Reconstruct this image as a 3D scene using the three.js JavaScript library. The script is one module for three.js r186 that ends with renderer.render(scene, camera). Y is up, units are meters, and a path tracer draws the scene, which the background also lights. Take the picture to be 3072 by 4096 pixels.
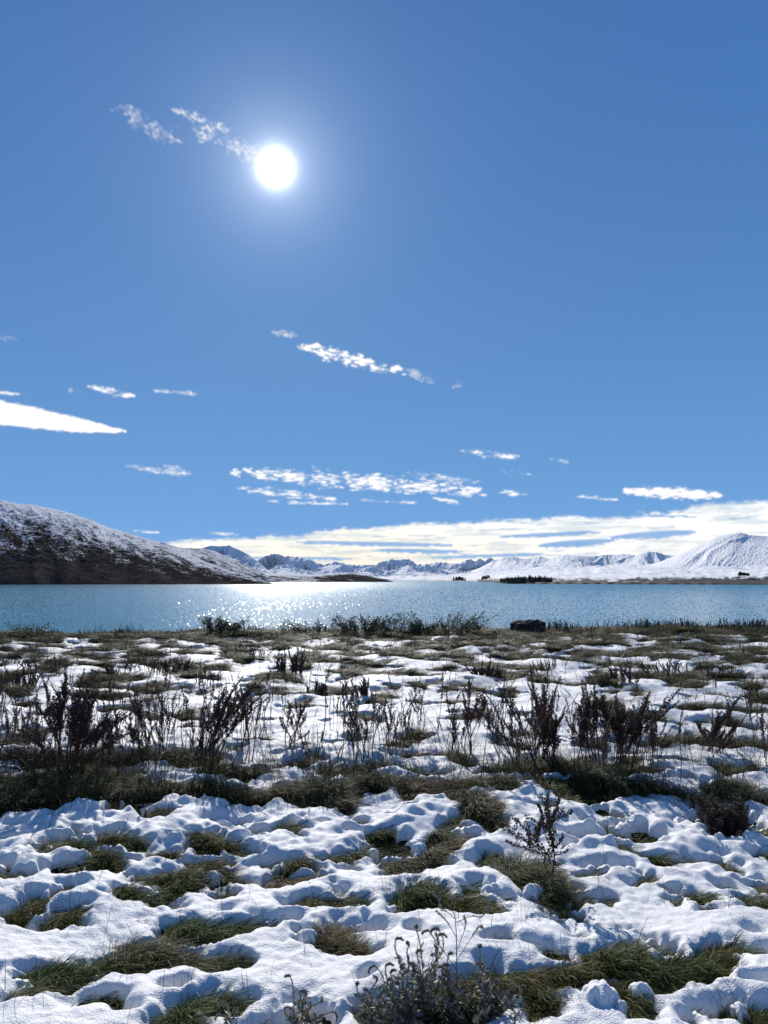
import * as THREE from 'three';
import { mergeGeometries, mergeVertices } from 'three/addons/utils/BufferGeometryUtils.js';
import { createNoise2D, createNoise3D } from 'simplex-noise';

// ---------------------------------------------------------------- camera, sky, sun, exposure
const D2R = Math.PI / 180, EYE = 1.6, LAKE_Y = -8.4;
const scene = new THREE.Scene();
const camera = new THREE.PerspectiveCamera(68, 0.75, 0.1, 60000);
camera.position.set(0, EYE, 0);
camera.rotation.set(5.07 * D2R, 0, 0);
const renderer = new THREE.WebGLRenderer({ antialias: true });
renderer.toneMapping = THREE.LinearToneMapping;
renderer.toneMappingExposure = 1.12;
renderer.shadowMap.enabled = true;

const SUN_AZ = -8.5, SUN_EL = 29.2;
const toward = (az, el) => new THREE.Vector3(Math.sin(az * D2R) * Math.cos(el * D2R), Math.sin(el * D2R), -Math.cos(az * D2R) * Math.cos(el * D2R));
const sunDir = toward(SUN_AZ, SUN_EL);
const sun = new THREE.DirectionalLight(new THREE.Color(1, 0.955, 0.88), 4.8);
sun.position.copy(sunDir).multiplyScalar(300);
sun.castShadow = true;
sun.shadow.mapSize.set(4096, 4096);
Object.assign(sun.shadow.camera, { left: -40, right: 40, top: 40, bottom: -40, near: 1, far: 700 });
scene.add(sun, sun.target);
scene.fog = new THREE.FogExp2(new THREE.Color(0.62, 0.78, 1.0), 8e-6);

// ---------------------------------------------------------------- random numbers and noise
function rng(seed) { let s = seed >>> 0; return () => { s = (s + 0x6d2b79f5) | 0; let t = Math.imul(s ^ (s >>> 15), 1 | s); t = (t + Math.imul(t ^ (t >>> 7), 61 | t)) ^ t; return ((t ^ (t >>> 14)) >>> 0) / 4294967296; }; }
const n2 = createNoise2D(rng(11)), n2b = createNoise2D(rng(23)), n2c = createNoise2D(rng(37)), n3 = createNoise3D(rng(51));
const clamp = (x, a = 0, b = 1) => Math.min(b, Math.max(a, x));
const sstep = (a, b, x) => { const t = clamp((x - a) / (b - a)); return t * t * (3 - 2 * t); };
const lerp = (a, b, t) => a + (b - a) * t;
function fbm(f, x, y, oct, gain = 0.5, lac = 2.03) { let s = 0, a = 1, t = 0; for (let i = 0; i < oct; i++) { s += a * f(x, y); t += a; a *= gain; x = x * lac + 17.3; y = y * lac - 9.1; } return s / t; }
function ridged(f, x, y, oct, gain = 0.5) { let s = 0, a = 1, t = 0, w = 1; for (let i = 0; i < oct; i++) { let v = 1 - Math.abs(f(x, y)); v *= v; s += a * v * w; w = clamp(v * 1.4); t += a; a *= gain; x = x * 2.07 + 5.2; y = y * 2.07 + 3.7; } return s / t; }
function gauss(r) { return Math.sqrt(-2 * Math.log(1 - r() + 1e-9)) * Math.cos(2 * Math.PI * r()); }
function along(table, x) {               // value of a [[x, y], ...] profile
  if (x <= table[0][0]) return table[0][1];
  for (let i = 1; i < table.length; i++) if (x <= table[i][0]) { const [a, p] = table[i - 1], [b, q] = table[i]; return lerp(p, q, (x - a) / (b - a)); }
  return table[table.length - 1][1];
}
const polar = (az, r) => [r * Math.sin(az * D2R), -r * Math.cos(az * D2R)];

// ---------------------------------------------------------------- the sky: air and clouds by direction (azimuth from the lake's middle, elevation, degrees)
// streaks: [azimuth 1, elevation 1, azimuth 2, elevation 2, half thickness, density, raggedness]
const STREAKS = [
  [-37, 12.0, -18.9, 10.5, 0.88, 2.1, 0.62, 0.95], [-33, 12.8, -26.0, 12.46, 0.16, 1.4, 0.6], [-21.67, 13.5, -18.4, 13.0, 0.3, 1.15, 1.1], [-17.24, 13.6, -13.7, 13.5, 0.2, 0.8, 1.2],
  [-6.6, 17.4, 1.6, 15.5, 0.6, 1.5, 1.35], [0.9, 15.9, 4.0, 14.8, 0.42, 0.85, 1.4], [4.9, 14.6, 6.2, 14.45, 0.4, 0.6, 1.4],
  [-11.2, 7.98, 7.2, 6.75, 0.8, 1.5, 1.5], [1.5, 7.9, 7.6, 7.3, 0.4, 0.95, 1.4], [-11, 6.76, -3.8, 6.02, 0.4, 1.35, 1.4], [-8.9, 5.82, -2.7, 5.66, 0.14, 1.2, 1.1], [-1.8, 5.98, 2.6, 5.74, 0.18, 0.95, 1.2],
  [4.2, 6.68, 7.8, 6.32, 0.34, 1.15, 1.2], [3.6, 6.12, 5.7, 5.74, 0.2, 1.2, 1.1], [8.8, 6.48, 11.0, 6.2, 0.24, 1.1, 1.2], [5.7, 9.62, 10.4, 9.02, 0.33, 1.15, 1.25],
  [8.8, 8.08, 10.9, 7.78, 0.24, 0.9, 1.3], [12.5, 8.85, 13.9, 8.58, 0.18, 0.85, 1.3], [14.2, 6.08, 17.2, 5.7, 0.15, 0.95, 1.2], [17.5, 6.38, 24.3, 5.76, 0.5, 1.9, 1.35, 0.52],
  [-20.2, 31.4, -16.0, 30.1, 0.8, 1.0, 1.5, 0.45, 0.45], [-16.1, 31.95, -12.4, 31.2, 0.5, 1.25, 1.5, 0.45, 0.6], [-14.6, 31.1, -9.4, 29.7, 1.0, 1.1, 1.55, 0.45, 0.6], [-16.4, 8.2, -14.7, 7.8, 0.36, 0.9, 1.4],
  [-8.9, 18.25, -6.7, 18.0, 0.28, 0.8, 1.3], [-30, 16.2, -26.2, 16.05, 0.3, 0.75, 1.3], [-18.8, 8.0, -14.0, 7.68, 0.34, 0.75, 1.4], [-22.9, 13.15, -21.9, 12.95, 0.2, 0.8, 1.3],
  [-13.2, 3.4, -10.6, 3.32, 0.1, 1.0, 1.0], [-18.2, 3.45, -16.6, 3.4, 0.08, 1.1, 0.8], [31, 9.2, 41, 8.4, 0.5, 1.5, 1.1], [-62, 14, -49, 13, 0.7, 1.5, 1.1], [58, 16, 70, 17, 0.8, 1.2, 1.2],
  [104, 12, 122, 11, 0.8, 1.4, 1.1], [-118, 19, -103, 20, 0.9, 1.2, 1.2], [-150, 10, -132, 9, 0.6, 1.5, 1.1], [140, 24, 156, 25, 1.0, 1.1, 1.3], [36, 22, 45, 21.4, 0.5, 0.9, 1.3],
];
const BAND_TOP = [[-180, 2.6], [-60, 2.4], [-17, 2.72], [-11.4, 3.0], [-6.6, 3.34], [-3.1, 3.8], [2.5, 4.2], [7.7, 4.4], [11.1, 4.58], [14.4, 4.62], [17, 4.58], [20.8, 4.8], [22.9, 5.15], [27, 5.25], [40, 5.1], [70, 3.6], [180, 2.6]];
const GAPS = [[-6.6, 2.78, 5.2, 2.55, 0.22], [-1.0, 2.16, 6.0, 2.06, 0.2], [11.5, 2.46, 17, 2.8, 0.32], [16.6, 3.0, 22.4, 3.3, 0.32], [8.6, 3.15, 16, 3.42, 0.2], [-10, 1.6, -2.4, 1.52, 0.16], [12.5, 4.85, 22.5, 4.35, 0.13], [3.5, 1.62, 12, 1.85, 0.16]];
function streakShape(az, el, s) {         // 1 on the axis of a streak, 0 at its outline, below 0 outside
  const k = Math.cos(el * D2R), dx = (s[2] - s[0]) * k, dy = s[3] - s[1], L = Math.hypot(dx, dy), px = (az - s[0]) * k, py = el - s[1];
  const t = (px * dx + py * dy) / (L * L);
  if (t < 0 || t > 1) return -1;
  const w = s[4] * Math.pow(Math.max(0, 4 * t * (1 - t)), s[7] ?? 0.45), d = Math.abs(px * dy - py * dx) / L;
  return w > 1e-4 ? 1 - (d / w) ** 2 : -1;
}
{
  const W = 4096, H = 2048, sky = new Float32Array(W * H * 4);
  for (let row = 0; row < H; row++) {
    const el = ((row + 0.5) / H - 0.5) * 180, e = Math.max(el, 0), ce = Math.cos(el * D2R), se = Math.sin(el * D2R);
    const t = 1 - Math.exp(-e / 21), dim = 0.9 * (1 - 0.5 * sstep(32, 75, e)), base = [lerp(0.19, 0.022, t) * dim, lerp(0.435, 0.108, t) * dim, lerp(0.82, 0.36, t) * dim];
    const active = STREAKS.filter((s) => el > Math.min(s[1], s[3]) - 2 * s[4] && el < Math.max(s[1], s[3]) + 2 * s[4]);
    const gaps = GAPS.filter((s) => el > Math.min(s[1], s[3]) - s[4] && el < Math.max(s[1], s[3]) + s[4]);
    for (let col = 0; col < W; col++) {
      const round = ((col + 0.5) / W - 0.5) * 2 * Math.PI, x = Math.cos(round) * ce, z = Math.sin(round) * ce;
      const az = Math.atan2(x, -z) / D2R;
      const th = Math.acos(clamp(x * sunDir.x + se * sunDir.y + z * sunDir.z, -1, 1)) / D2R;
      const glow = 0.075 * Math.exp(-th / 15) + 0.2 * Math.exp(-th / 3.6), core = 7 * Math.exp(-((th / 0.62) ** 1.35)) + 0.35 * Math.exp(-((th / 2.2) ** 1.2));
      let r = base[0] + glow * 0.8 + core, g = base[1] + glow * 0.95 + core, b = base[2] + glow * 1.05 + core;
      let a = 0, lit = 1, warm = 0;
      for (const s of active) {
        const wob = s[7] > 0.5 ? (s[7] < 0.6 ? 0.3 : 0.12) : 0.5, q = s[4] * wob, v0 = streakShape(az + 3.2 * q * fbm(n2c, az * 0.5 + s[0], el * 1.3, 3), el + q * fbm(n2b, az * 0.55 + s[1], el * 1.1 + s[0], 4, 0.6), s), v = v0 > 0 ? v0 * (s[7] > 0.5 ? 1 : 0.92 + 0.55 * n2c(az * 0.45 + s[1] * 3, el * 0.4)) : v0;
        if (v <= 0) continue;
        const fx = el > 26 ? 1.7 : el > 12 ? 1.1 : 0.85, fy = el > 26 ? 3.0 : el > 12 ? 3.8 : 5.6;
        const n = 0.5 + 0.8 * fbm(n2, az * fx + el * 0.5, el * fy + az * (el > 12 ? 0.5 : 0.2), 6, 0.56);
        const veil = 0.34 * sstep(0.0, 0.9, v * 0.95 - (0.5 + 1.1 * fbm(n2b, az * fx * 0.8, el * fy * 0.6, 4, 0.6)) * 0.95);
        a = Math.max(a, veil * (s[8] ?? 1), (s[8] ?? 1) * sstep(-0.08, 0.85, Math.pow(v, 0.7) * s[5] - n * s[6] * 1.3));
      }
      if (el > -1 && el < 7) {
        const top = along(BAND_TOP, az) + 0.22 * fbm(n2b, az * 0.33, 0.3, 4);
        const n = fbm(n2c, az * 0.16, el * 1.9, 5, 0.55), fine = fbm(n2b, az * 0.9, el * 6.5, 4, 0.6);
        let v = (top - el) * 2.0 + 0.55 * fine + 0.2;
        let hole = 0;
        for (const s of gaps) { const q = streakShape(az, el + 0.08 * fine, s); if (q > 0) hole = Math.max(hole, sstep(0.05, 0.7, q + 0.35 * fine)); }
        hole = Math.max(hole, sstep(0.12, 0.6, n + 0.16 * fine - 0.1) * 0.85 * sstep(-13, 0, az));
        const ab = sstep(0.0, 0.7, v) * (1 - 0.86 * hole);
        const shade = sstep(-0.15, 0.5, fbm(n2, az * 0.11 + 40, el * 1.5 + 7, 4) + 0.3 * fine) * 0.5;
        if (ab > a) { a = ab; lit = 1 - shade; }
        warm = Math.exp(-(((az + 2) / 15) ** 2)) * sstep(6, 1, el);
      }
      const near = Math.exp(-th / 30), cr = lerp(0.84, 1.0, lit) * (0.66 + 0.34 * lit) + 0.12 * near, wb = 0.94 - 0.2 * warm, wg = 0.97 - 0.06 * warm;
      const blue = (1 - lit) * 0.6;
      r = lerp(r, Math.max(r, cr * (1 - blue * 0.45)), a); g = lerp(g, Math.max(g, cr * lerp(wg, 0.92, blue)), a); b = lerp(b, Math.max(b * 0.9, cr * lerp(wb, 1.1, blue)), a);
      const i = (row * W + col) * 4;
      sky[i] = r; sky[i + 1] = g; sky[i + 2] = b; sky[i + 3] = 1;
    }
  }
  const tex = new THREE.DataTexture(sky, W, H, THREE.RGBAFormat, THREE.FloatType);
  tex.mapping = THREE.EquirectangularReflectionMapping;
  tex.magFilter = tex.minFilter = THREE.LinearFilter;
  tex.needsUpdate = true;
  scene.background = tex; scene.environment = tex;
}

// ---------------------------------------------------------------- helpers for objects
const taken = {};
function numbered(name) { const n = taken[name] = (taken[name] ?? -1) + 1; return n ? name + '_' + String(n).padStart(3, '0') : name; }
function mesh(name, geometry, material, parent) { const m = new THREE.Mesh(geometry, material); m.name = parent ? name : numbered(name); m.castShadow = m.receiveShadow = true; (parent ?? scene).add(m); return m; }
function structure(o, label) { o.userData.kind = 'structure'; if (label) o.userData.label = label; return o; }
function stuff(o, label, category) { o.userData.kind = 'stuff'; o.userData.label = label; o.userData.category = category; return o; }
function thing(name, label, category, x, y, z, group) { const o = new THREE.Group(); o.name = numbered(name); o.position.set(x, y, z); o.userData = { label, category }; if (group) o.userData.group = group; scene.add(o); return o; }
function std(rgb, roughness, more = {}) { const m = new THREE.MeshPhysicalMaterial({ roughness, ...more }); m.color.setRGB(...rgb); return m; }
// a sheet over rows (radii) and columns (angles); at(i, j) gives [x, y, z] and, in colour, [r, g, b]
function sheet(rows, cols, at, color, uvScale) {
  const R = rows.length, C = cols.length, p = new Float32Array(R * C * 3), uv = new Float32Array(R * C * 2), c = color ? new Float32Array(R * C * 3) : null, ix = new Uint32Array((R - 1) * (C - 1) * 6);
  for (let i = 0, k = 0; i < R; i++) for (let j = 0; j < C; j++, k++) {
    const v = at(rows[i], cols[j]);
    p[k * 3] = v[0]; p[k * 3 + 1] = v[1]; p[k * 3 + 2] = v[2];
    uv[k * 2] = v[0] / (uvScale ?? 1); uv[k * 2 + 1] = v[2] / (uvScale ?? 1);
  }
  let q = 0;
  for (let i = 0; i < R - 1; i++) for (let j = 0; j < C - 1; j++) { const a = i * C + j, b = a + 1, d = a + C, e = d + 1; ix[q++] = a; ix[q++] = b; ix[q++] = d; ix[q++] = b; ix[q++] = e; ix[q++] = d; }
  const g = new THREE.BufferGeometry();
  g.setAttribute('position', new THREE.BufferAttribute(p, 3)); g.setAttribute('uv', new THREE.BufferAttribute(uv, 2)); g.setIndex(new THREE.BufferAttribute(ix, 1));
  g.computeVertexNormals();
  if (c) {
    const n = g.attributes.normal.array;
    for (let i = 0, k = 0; i < R; i++) for (let j = 0; j < C; j++, k++) { const v = color(p[k * 3], p[k * 3 + 1], p[k * 3 + 2], n[k * 3 + 1], rows[i], cols[j], n[k * 3], n[k * 3 + 2]); c[k * 3] = v[0]; c[k * 3 + 1] = v[1]; c[k * 3 + 2] = v[2]; }
    g.setAttribute('color', new THREE.BufferAttribute(c, 3));
  }
  return g;
}
const steps = (a, b, n) => Array.from({ length: n + 1 }, (_, i) => a + (b - a) * i / n);
const geo = (a, b, n) => Array.from({ length: n + 1 }, (_, i) => a * Math.pow(b / a, i / n));
function noiseTexture(size, seed, octaves) {       // tiling grain, several octaves of value noise
  const r = rng(seed), data = new Uint8Array(size * size * 4), acc = new Float32Array(size * size);
  for (const [cells, amp] of octaves) {
    const g = Float32Array.from({ length: cells * cells }, () => r() * 2 - 1), k = cells / size;
    for (let y = 0; y < size; y++) for (let x = 0; x < size; x++) {
      const fx = x * k, fy = y * k, x0 = Math.floor(fx), y0 = Math.floor(fy), u = fx - x0, v = fy - y0, s = u * u * (3 - 2 * u), t = v * v * (3 - 2 * v);
      const x1 = (x0 + 1) % cells, y1 = (y0 + 1) % cells;
      acc[y * size + x] += amp * lerp(lerp(g[y0 * cells + x0], g[y0 * cells + x1], s), lerp(g[y1 * cells + x0], g[y1 * cells + x1], s), t);
    }
  }
  let lo = 1e9, hi = -1e9; for (const v of acc) { lo = Math.min(lo, v); hi = Math.max(hi, v); }
  for (let i = 0; i < acc.length; i++) { const v = 255 * (acc[i] - lo) / (hi - lo); data[i * 4] = data[i * 4 + 1] = data[i * 4 + 2] = v; data[i * 4 + 3] = 255; }
  const t = new THREE.DataTexture(data, size, size); t.wrapS = t.wrapT = THREE.RepeatWrapping; t.magFilter = THREE.LinearFilter; t.needsUpdate = true; return t;
}

// ---------------------------------------------------------------- far land
// mountains: a crest of the given elevation profile (degrees, seen from the meadow) with spurs running down towards the lake
function range(name, label, crest, dist, front, back, o) {
  const az0 = crest[0][0], az1 = crest[crest.length - 1][0], cols = steps(az0, az1, o.cols), rows = [...steps(0, 1, o.rows), 1.25, 1.6, 2];
  const foot = o.foot ?? LAKE_Y - 5;
  const at = (u, az) => {
    const r = u <= 1 ? dist - front * (1 - u) : dist + back * (u - 1), [x, z] = polar(az, r), k = 1 - Math.min(u, 1);
    const skew = o.skew * k, wob = (o.wobble ?? 0.35) * n2b(az * 0.7 + o.seed, u * 2.2);
    const jag = o.jag ? o.jag * (ridged(n2c, az * 1.5 + k * 1.3 + o.seed, 3.3 + k * 2, 3, 0.4) - 0.5) : 0, H = EYE + dist * Math.tan((along(crest, az + skew + k * wob) + jag) * D2R) - foot;
    const f = o.freq, bend = (o.bend ?? 0.55) * n2c(az * 0.45 + o.seed, u * 1.1);
    const R = ridged(n2, az * f + bend + u * o.slant + o.seed, u * f * o.stretch + o.seed * 2, o.oct ?? 5, 0.55);
    const env = u <= 1 ? Math.pow(u, o.pow) : Math.max(0, 1.6 - u * 0.6) ** 1.5;
    const cut = o.cut * clamp(0.65 + 0.9 * n2c(az * 0.3 + o.seed * 2, u * 0.9), 0.15, 1.3) * Math.min(1, k * 5) * (1 - R) * (u < 0.12 ? u / 0.12 : 1);
    const y = foot + H * env * (1 - cut) + H * 0.012 * fbm(n2c, az * 6 + o.seed, u * 14, 3) * Math.min(1, k * 8 + 0.25);
    return [x, y, z];
  };
  const color = (x, y, z, ny, u, az) => {
    const n = fbm(n2c, az * 4.5 + o.seed, u * 16, 4, 0.6), h = (y - foot) / o.height;
    let rock = sstep(o.rock, o.rock + 0.16, (1 - ny) + 0.16 * n + o.top * sstep(0.82, 1, u));
    rock = clamp(rock * o.rockMost);
    const low = o.low ? sstep(o.low, 0, h + 0.05 * n) : 0;
    const s = 0.8 + 0.05 * n;
    let c = [lerp(s, 0.1, rock), lerp(s, 0.105, rock), lerp(s * 1.01, 0.12, rock)];
    if (low) c = [lerp(c[0], 0.14, low), lerp(c[1], 0.11, low), lerp(c[2], 0.08, low)];
    return c;
  };
  const m = mesh(name, sheet(rows, cols, at, color), std([1, 1, 1], 0.85, { vertexColors: true, specularIntensity: 0.2 }));
  return structure(m, label);
}
range('mountain_range', 'far snowy peaks behind the middle and left of the lake', [[-15, 0.9], [-11.43, 1.02], [-10.72, 1.27], [-9.45, 1.46], [-8.78, 1.77], [-8.17, 1.96], [-7.44, 1.72], [-6.82, 1.74], [-5.96, 1.6], [-4.84, 1.17], [-4.53, 1.1], [-3.85, 1.29], [-3.22, 1.27], [-2.6, 1.11], [-1.35, 1.05], [-0.85, 1.05], [-0.23, 1.29], [0.52, 1.52], [0.96, 1.44], [1.52, 1.58], [1.89, 1.52], [2.52, 1.14], [3.01, 1.17], [3.45, 1.19], [4.01, 1.32], [4.88, 1.23], [5.62, 1.26], [6.37, 1.53], [6.8, 1.4], [7.23, 1.53], [7.6, 1.42], [7.97, 1.63], [8.33, 1.4], [8.82, 1.53], [9.43, 1.71], [10.4, 1.54], [13, 1.3]],
  15000, 1500, 2500, { jag: 0.12, cols: 900, rows: 130, seed: 3, skew: 0.9, freq: 0.75, slant: 1.3, stretch: 1.6, pow: 1.0, cut: 0.66, rock: 0.42, rockMost: 0.8, top: 0.05, height: 500 });
range('mountain_range', 'long white range behind the right half of the lake', [[3.5, -0.1], [5.5, 0.35], [7.2, 0.85], [8.16, 1.4], [8.4, 1.4], [8.89, 1.59], [9.38, 1.67], [10.23, 1.52], [10.95, 1.58], [11.62, 1.72], [12.27, 1.51], [13.41, 1.81], [14.41, 1.76], [14.99, 1.67], [15.8, 1.73], [16.09, 1.78], [16.96, 1.78], [17.41, 1.85], [18.32, 1.73], [18.77, 1.88], [19.22, 2.01], [19.88, 1.9], [20.32, 1.74], [20.97, 1.65], [22.05, 1.55], [24.17, 1.52], [27, 1.71], [34, 1.9], [40, 1.4]],
  12500, 2600, 2500, { jag: 0.05, cols: 800, rows: 120, seed: 8, skew: 1.2, freq: 0.42, slant: 1.1, stretch: 1.2, pow: 0.9, cut: 0.42, rock: 0.48, rockMost: 0.7, top: 0.07, height: 450 });
range('snowy_mountain', 'broad white mountain with diagonal gullies at the right end of the lake', [[17.6, 0.6], [18.75, 0.95], [19.86, 1.2], [20.97, 1.65], [21.53, 1.9], [22.62, 2.46], [23.69, 2.9], [24.64, 3.11], [25.16, 3.17], [25.5, 3.1], [25.66, 3.02], [26.27, 2.95], [26.86, 2.9], [28.5, 3.0], [31, 2.6], [35, 2.1], [42, 1.2]],
  8200, 1900, 2500, { cols: 620, rows: 200, seed: 15, skew: 1.8, freq: 0.5, slant: -2.7, stretch: 0.7, bend: 0.5, oct: 2, pow: 0.95, cut: 0.12, rock: 0.62, rockMost: 0.5, top: 0.2, height: 450, wobble: 0.15 });
range('blue_ridge', 'steep shaded mountain ridge just behind the dark left hill', [[-20, 0.8], [-16, 1.5], [-14.86, 1.85], [-13.46, 2.29], [-12.87, 2.48], [-12.28, 2.44], [-11.68, 2.47], [-11.5, 2.53], [-11.32, 2.37], [-10.71, 2.15], [-10.1, 1.83], [-9.49, 1.4], [-8.87, 0.85], [-8.38, 0.36], [-7.8, -0.1]],
  8600, 1000, 2500, { cols: 320, rows: 110, seed: 21, skew: 0.1, freq: 0.8, slant: -2.2, stretch: 0.8, pow: 1.05, cut: 0.4, rock: 0.4, rockMost: 0.85, top: 0.0, height: 380 });

range('mountain_range', 'nearer row of sharp snowy spurs below the far peaks', [[-11, 0.1], [-10, 0.4], [-8.5, 0.75], [-7.3, 1.12], [-6.5, 0.8], [-5.2, 0.6], [-4.1, 0.62], [-3.0, 1.16], [-2.2, 0.78], [-0.9, 1.0], [0.1, 0.6], [1.1, 0.78], [1.9, 1.14], [2.6, 0.82], [3.2, 1.16], [4.2, 0.75], [5, 0.5], [6.5, 0.62], [8, 0.3]],
  11000, 900, 2500, { jag: 0.1, cols: 520, rows: 100, seed: 31, skew: 0.5, freq: 1.0, slant: 1.6, stretch: 1.0, pow: 1.0, cut: 0.5, rock: 0.5, rockMost: 0.7, top: 0.03, height: 250 });

// the snow plain between the far shore and the mountains
const SHORE = [[-30, 1590], [-9.5, 1590], [-8.6, 4400], [1, 4700], [6, 4300], [8.2, 2600], [9, 1760], [13, 1690], [20, 1600], [27, 1560], [50, 1500]];
const PLAIN_EL = [[-10, 0.02], [1, 0.02], [5, 0.16], [8, 0.5], [12, 0.78], [15.3, 0.77], [18.8, 0.97], [22, 0.97], [27, 1.0], [40, 0.9]];
let plainAt;
{
  const cols = steps(-9.4, 40, 700), rows = [...steps(0, 0.14, 60), ...steps(0.147, 1, 120)];
  const at = (u, az) => {
    const D = along(SHORE, az) * (1 + 0.012 * n2(az * 0.9, 2)), r = lerp(D, 9600, Math.pow(u, 1.25)), [x, z] = polar(az, r);
    const el0 = Math.atan2(LAKE_Y - EYE, D) / D2R, e = lerp(el0, along(PLAIN_EL, az), Math.pow(u, 0.62));
    const bump = fbm(n2, x * 0.0016, z * 0.0016, 5, 0.55), cliff = 2.2 * sstep(0, 0.012, u) * (0.7 + 0.5 * n2b(az * 0.7, 3));
    return [x, EYE + r * Math.tan(e * D2R) + (bump * (8 + 55 * u) + 7 * ridged(n2b, x * 0.004, z * 0.004, 3) + 2.5 * n2c(x * 0.012, z * 0.012)) * sstep(0, 0.08, u) + cliff - 2 * (1 - sstep(0, 0.004, u)), z];
  };
  plainAt = at;
  const color = (x, y, z, ny, u, az) => {
    const n = fbm(n2c, x * 0.011, z * 0.011, 4, 0.65), m = fbm(n2b, az * 1.5, u * 22, 3);
    let bare = sstep(13, 7, y - LAKE_Y + 9 * n + 6 * m - 5 * sstep(17, 23, az));
    bare = Math.max(bare, sstep(5.5, 3, y - LAKE_Y));
    bare = Math.max(bare, 0.85 * sstep(0.5, 0.66, n + 0.1 * m + (az > 18 ? 0.14 : 0) * sstep(0.2, 0.05, u)) * sstep(0.5, 0.05, u));
    bare *= az < 7 ? 0.35 : 1;
    const s = 0.8 + 0.05 * n;
    return [lerp(s, 0.022, bare), lerp(s, 0.019, bare), lerp(s, 0.017, bare)];
  };
  structure(mesh('snow_plain', sheet(rows, cols, at, color), std([1, 1, 1], 0.85, { vertexColors: true, specularIntensity: 0.2 })), 'snow covered plain rising from the far shore');
}
// hills that stand in the lake's left arm: brown tussock showing through snow
function hill(name, label, crest, shore, crestDist, o) {
  const cols = steps(crest[0][0], crest[crest.length - 1][0], o.cols), rows = [...geo(0.004, 1, o.rows).map((t, i) => lerp(t, i / o.rows, 0.8)), 1.2, 1.5, 2];
  const at = (t, az) => {
    const D = shore(az), C = crestDist(az), H = Math.max(0.5, EYE + C * Math.tan(along(crest, az) * D2R) - LAKE_Y), r = lerp(D, C, t), [x, z] = polar(az, r);
    const k = t <= 1 ? Math.pow(t, o.pow) : Math.max(0, 1 - (t - 1) * 0.8), edge = Math.min(1, (1 - Math.min(t, 1)) * 6) * Math.min(1, t * 8);
    const g = ridged(n2, az * o.freq + t * o.slant, t * 1.4 + o.seed, 4, 0.5), f = fbm(n2b, x * 0.012, z * 0.012, 5, 0.55);
    return [x, LAKE_Y - 0.6 + H * k * (1 - o.cut * (1 - g) * edge) + H * 0.03 * f * edge + 1.2 * fbm(n2c, x * 0.06, z * 0.06, 3) * Math.min(1, t * 8), z];
  };
  const color = (x, y, z, ny, t, az) => {
    const h = Math.min(t, 1), band = t + 0.085 * az, big = 0.7 * fbm(n2, band * 4.2, az * 0.3 + o.seed, 4) + 0.5 * fbm(n2b, az * 0.8, t * 2 + o.seed, 3), fine = fbm(n2c, x * 0.022, z * 0.022, 4, 0.75), speck = 0.6 * n2b(x * 0.1, z * 0.1) + 0.5 * n2c(x * 0.27, z * 0.27);
    const v = o.snow(h, az) + 0.6 * big + 0.6 * fine + 0.5 * speck;
    const snow = sstep(0.3, 0.66, v), tone = Math.max(0.25, 0.9 + 0.9 * fine + 0.45 * big + 0.4 * speck);
    const brown = [0.042 * tone, 0.034 * tone, 0.027 * tone], s = 0.7 + 0.06 * fine;
    return [lerp(brown[0], s, snow), lerp(brown[1], s, snow), lerp(brown[2], s * 1.01, snow)];
  };
  return structure(mesh(name, sheet(rows, cols, at, color), std([1, 1, 1], 0.95, { vertexColors: true, specularIntensity: 0 })), label);
}
hill('hill', 'snow dusted brown hill across the water on the left', [[-40, 5.0], [-33, 6.0], [-29, 5.65], [-26.96, 5.34], [-25.84, 5.14], [-24.76, 5.09], [-24.49, 5.02], [-23.65, 4.87], [-22.95, 4.73], [-22.14, 4.5], [-21.04, 4.12], [-20.04, 3.68], [-19.25, 3.49], [-18, 3.13], [-17.2, 2.85], [-16.28, 2.68], [-15.46, 2.45], [-14.87, 2.12], [-13.68, 1.5], [-12.49, 1.05], [-11.29, 0.66], [-10.08, 0.29], [-9.22, 0.03], [-8.3, -0.3]],
  (az) => 1590 + 18 * n2(az * 0.5, 1), (az) => lerp(1680, 2650, sstep(-8.2, -22, az)), { cols: 900, rows: 240, seed: 5, freq: 0.42, slant: 1.7, cut: 0.05, pow: 0.8, snow: (h, az) => 0.04 + 0.8 * sstep(0.15, 0.98, h) - 0.12 * sstep(-19, -9, az) - 0.5 * sstep(0.25, 0.02, h) });
hill('hill', 'lower snowy hill shoulder behind the dark left hill', [[-18, 2.3], [-16.04, 2.42], [-15.46, 2.43], [-14.87, 2.31], [-14.17, 2.3], [-13.34, 2.25], [-12.51, 2.06], [-11.3, 1.51], [-10.09, 0.93], [-8.86, 0.42], [-8.37, 0.05], [-7.9, -0.2]],
  (az) => 2500, (az) => lerp(2560, 3500, sstep(-7.8, -14, az)), { cols: 360, rows: 140, seed: 9, freq: 0.6, slant: 1.4, cut: 0.08, pow: 0.9, snow: (h) => 0.05 + 0.75 * h });
hill('island_hill', 'low snow topped headland in the middle of the lake', [[-9.24, -0.13], [-8.55, 0.44], [-6.93, 0.42], [-5.08, 0.36], [-3.59, 0.48], [-2.6, 0.55], [-1.35, 0.42], [-0.6, 0.18], [0.27, -0.01], [0.77, -0.19]],
  (az) => 2850 + 30 * n2(az, 5), (az) => lerp(2890, 3500, sstep(0.8, -3, az)), { cols: 360, rows: 120, seed: 12, freq: 0.8, slant: 0.9, cut: 0.12, pow: 0.6, snow: (h, az) => lerp(-0.1, 0.75, sstep(0.45, 0.95, h)) + 0.55 * sstep(-3.4, -6, az) - 0.2 * sstep(-3, 0, az) });

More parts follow.
